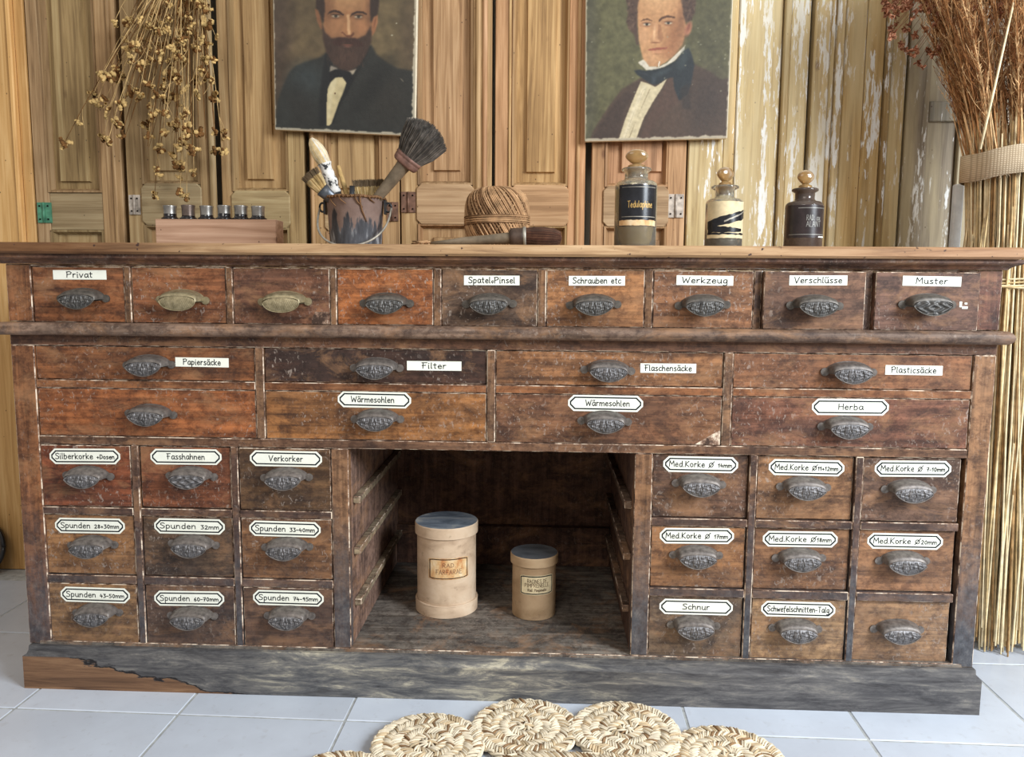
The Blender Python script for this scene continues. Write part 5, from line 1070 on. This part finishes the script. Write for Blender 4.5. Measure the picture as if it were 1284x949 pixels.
# burlap band, slightly slanted
def burlap():
    t = NT('burlap'); w1 = t.new('ShaderNodeTexWave', wave_type='BANDS', bands_direction='Z'); w1.inputs['Scale'].default_value = 75; w2 = t.new('ShaderNodeTexWave', wave_type='BANDS', bands_direction='X'); w2.inputs['Scale'].default_value = 75
    g = t.pos((1, 1, 1), False); t.link(g, w1.inputs[0]); t.link(g, w2.inputs[0]); m = t.math('MULTIPLY', w1.outputs['Fac'], w2.outputs['Fac']); n = t.noise(t.pos((50, 50, 50), False), 1, 4)
    col = t.mix(n, (.52, .40, .26, 1), (.78, .64, .46, 1)); col = t.mix(t.mr(m, 0, .3, .5, 0), col, (.20, .13, .07, 1)); t.bump(m, .5, .0008); return t.fin(col, .9, .1)
M['burlap'] = burlap()
b = MB(); n = 60; vs = []
for i in range(n):
    a = 2 * PI * i / n; zo = -.014 * (-math.cos(a)) * 1 + .002 * math.sin(a * 5)
    for (dr, dz) in ((.0, -.028), (.003, -.027), (.0035, .0), (.003, .029), (.0, .030)):
        vs.append((B1.x + (.121 + dr + .0015 * math.sin(a * 7)) * math.cos(a), B1.y + (.121 + dr) * .87 * math.sin(a), B1.z + zo + dz))
b.add(vs, [(i * 5 + j, ((i + 1) % n) * 5 + j, ((i + 1) % n) * 5 + j + 1, i * 5 + j + 1) for i in range(n) for j in range(4)], 0, True)
for i in range(40):
    a = -rs.uniform(.2, 3.0); z = B1.z - .014 * (-math.cos(a)) - .027; p = Vector((B1.x + .124 * math.cos(a), B1.y + .107 * math.sin(a), z)); b.tube([p, p + Vector((rs.uniform(-.003, .003), -.002, -rs.uniform(.003, .008)))], .0004, 3, 0, False)
kid(b.build('burlap_band', M['burlap'], recalc=False), sb)
b = MB(); zc = at(1250, 357, .25).z; ax = B0.lerp(B1, (zc) / 1.06)
for k in range(6):
    b.tube([(ax.x + (.120 + .003 * math.sin(3 * a + k)) * math.cos(a), ax.y + (.105 + .003 * math.sin(3 * a + k)) * math.sin(a), zc + (k - 2.5) * .0036 + .004 * math.sin(a * 2 + k)) for a in [2 * PI * i / 40 for i in range(41)]], .0020, 4, k % 2)
kid(b.build('straw_tie', SM[:2], recalc=False), sb)
# plumes
def plume(b, p0, p1, bend, n, length, rs, m):
    mid = p0.lerp(p1, .5) + bend; P_ = lambda u: p0 * (1 - u) ** 2 + mid * 2 * u * (1 - u) + p1 * u * u
    b.tube([P_(u) for u in (0, .25, .5, .75, 1)], [.0018, .0016, .0013, .0010, .0005], 4, rs.choice((0, 1)), False); ax_ = (p1 - p0).normalized()
    for i in range(n):
        u = .22 + .78 * (i + rs.random()) / n; c = P_(u); s_ = Vector((rs.uniform(-1, 1), rs.uniform(-1, 1), rs.uniform(-.3, .3))); L = length * (1.15 - u * .5) * rs.uniform(.6, 1.2)
        e = c + ax_ * L * .9 + s_ * L * .42; k = c.lerp(e, .5) + s_ * L * .06
        mt = rs.choices(m, (4, 3, 3))[0]; b.tube([c, k, e], [.0007, .0006, .0003], 3, mt, False)
        for q in range(2):
            g = c.lerp(e, rs.uniform(.4, 1)); b.tube([g, g + Vector((rs.uniform(-1, 1), rs.uniform(-1, 1), rs.uniform(0, 1.6))) * .007], [.0011, .0005], 3, mt, False)
b = MB()
for i in range(150):
    a = rs.uniform(0, 2 * PI); k = math.sqrt(rs.random()); u, v = k * math.cos(a), k * math.sin(a)
    p0 = B1 + Vector((u * .105, v * .09, -.02)); lean = -.05 + u * .155; ht = rs.uniform(.26, .56)
    p1 = B1 + Vector((u * .105 + lean * ht * 1.8, v * .09 + v * .13 * ht * 2, ht)); plume(b, p0, p1, Vector((lean * -.10, 0, .03)), 52, .062, rs, (0, 1, 2))
for i in range(90):
    a = rs.uniform(0, 2 * PI); k = rs.random() ** .5; u, v = k * math.cos(a), k * math.sin(a); p0 = B1 + Vector((u * .11, v * .095, -.02)); b.tube([p0, p0 + Vector((u * .03 - .01, v * .02, rs.uniform(.08, .2)))], [.0018, .0012], 4, 1, False)
o = kid(b.build('plumes', PM, recalc=False), sb); o['kind'] = 'stuff'
b = MB(); b.tube([at(1229, 187, .235), at(1247, 110, .23), at(1270, 8, .225), at(1279, -60, .22)], [.0028, .0026, .002, .0012], 6); kid(b.build('long_stalk', SM[1]), sb)

# rust-coloured dried blossoms above the plumes
M['rustf'] = plain('rust_blossom', (194, 142, 112), .85, .1, var=.25); M['rustd'] = plain('dark_rust_blossom', (140, 86, 62), .85, .1, var=.25)
rp = Vector((2.10, .40, 1.62)); rf = thing('rusty_flower_bunch', 'bunch of rust-coloured dried blossoms hanging at top right corner', 'dried flowers', rp)
def blossom(seed):
    rs = random.Random(seed); b = MB()
    for k in range(11):
        th, ph = rs.uniform(0, PI), rs.uniform(0, 6.3); d = Vector((math.sin(th) * math.cos(ph), math.sin(th) * math.sin(ph), math.cos(th))); s_ = d.orthogonal().normalized(); q = .0055
        m_ = d * q * .6; b.add([(0, 0, 0), m_ + s_ * q * .45, d * q * 1.25, m_ - s_ * q * .45 + d.cross(s_) * q * .3], [(0, 1, 2, 3)], rs.choice((0, 0, 1)))
        b.tube([(0, 0, 0), d * q], .0008, 3, 1, False)
    return b
bm_ = []
for i in range(3):
    o = blossom(i).build('blossom', [M['rustf'], M['rustd']], None, recalc=False); bm_.append(o.data); bpy.data.objects.remove(o)
b = MB(); rs = random.Random(21)
for i in range(290):
    u = rs.random(); px = 1108 + 165 * u; lim = 66 * math.exp(-((px - 1158) / 48) ** 2) + 20; py = rs.uniform(-60, lim) if rs.random() < .6 else rs.uniform(-30, 20)
    y = .36 + .14 * rs.random(); p = at(px, py, y); s0 = rp + Vector((rs.uniform(-.04, .04), rs.uniform(-.03, .03), rs.uniform(-.05, .02))); mid = s0.lerp(p, .55) + Vector((0, 0, .04))
    b.tube([s0, s0.lerp(mid, .55), mid, mid.lerp(p, .6) + Vector((0, 0, .006)), p], [.0010, .0009, .0008, .0006, .0005], 3, rs.choice((0, 1)), False)
    h = bpy.data.objects.new('blossom', bm_[rs.randrange(3)]); C.objects.link(h); kid(h, rf); h.location = p; h.rotation_euler = (rs.uniform(0, 6), rs.uniform(0, 6), rs.uniform(0, 6)); s_ = rs.uniform(1.0, 1.9); h.scale = (s_,) * 3
o = kid(b.build('stems', [M['pod2'], M['rustd']], recalc=False), rf); o['kind'] = 'stuff'

# dark rounded tray leaning on the wall at the far left
b = MB(); cx_, cz_ = -.487, .0905; n = 40
tl_ = thing('round_tray', 'dark round tray with black rim leaning on wall at left edge', 'tray', (cx_, .58, FZ))
R = .0750
b.lathe([(0, .0), (R * .93, .0), (R, .004), (R, .016), (R * .96, .016), (R * .94, .006), (0, .006)], (0, 0, 0), n, M=Matrix.Translation((cx_, .575, cz_ + .0)) @ Matrix.Rotation(PI / 2 - .12, 4, 'X'))
b2 = MB(); Mx = Matrix.Translation((cx_, .575, cz_)) @ Matrix.Rotation(PI / 2 - .12, 4, 'X'); b2.v = b.v; b2.f = b.f; b2.m = b.m; b2.sm = b.sm
kid(b2.build('dish', plain('dark_brown_lacquer', (64, 50, 36), .4, .4, var=.2), sharp=.6), tl_)
b = MB(); b.tube([Mx @ Vector((R * .985 * math.cos(a), R * .985 * math.sin(a), .014)) for a in [2 * PI * i / 40 for i in range(41)]], .0055, 8); kid(b.build('rim', plain('black_lacquer', (20, 17, 16), .3, .5)), tl_)
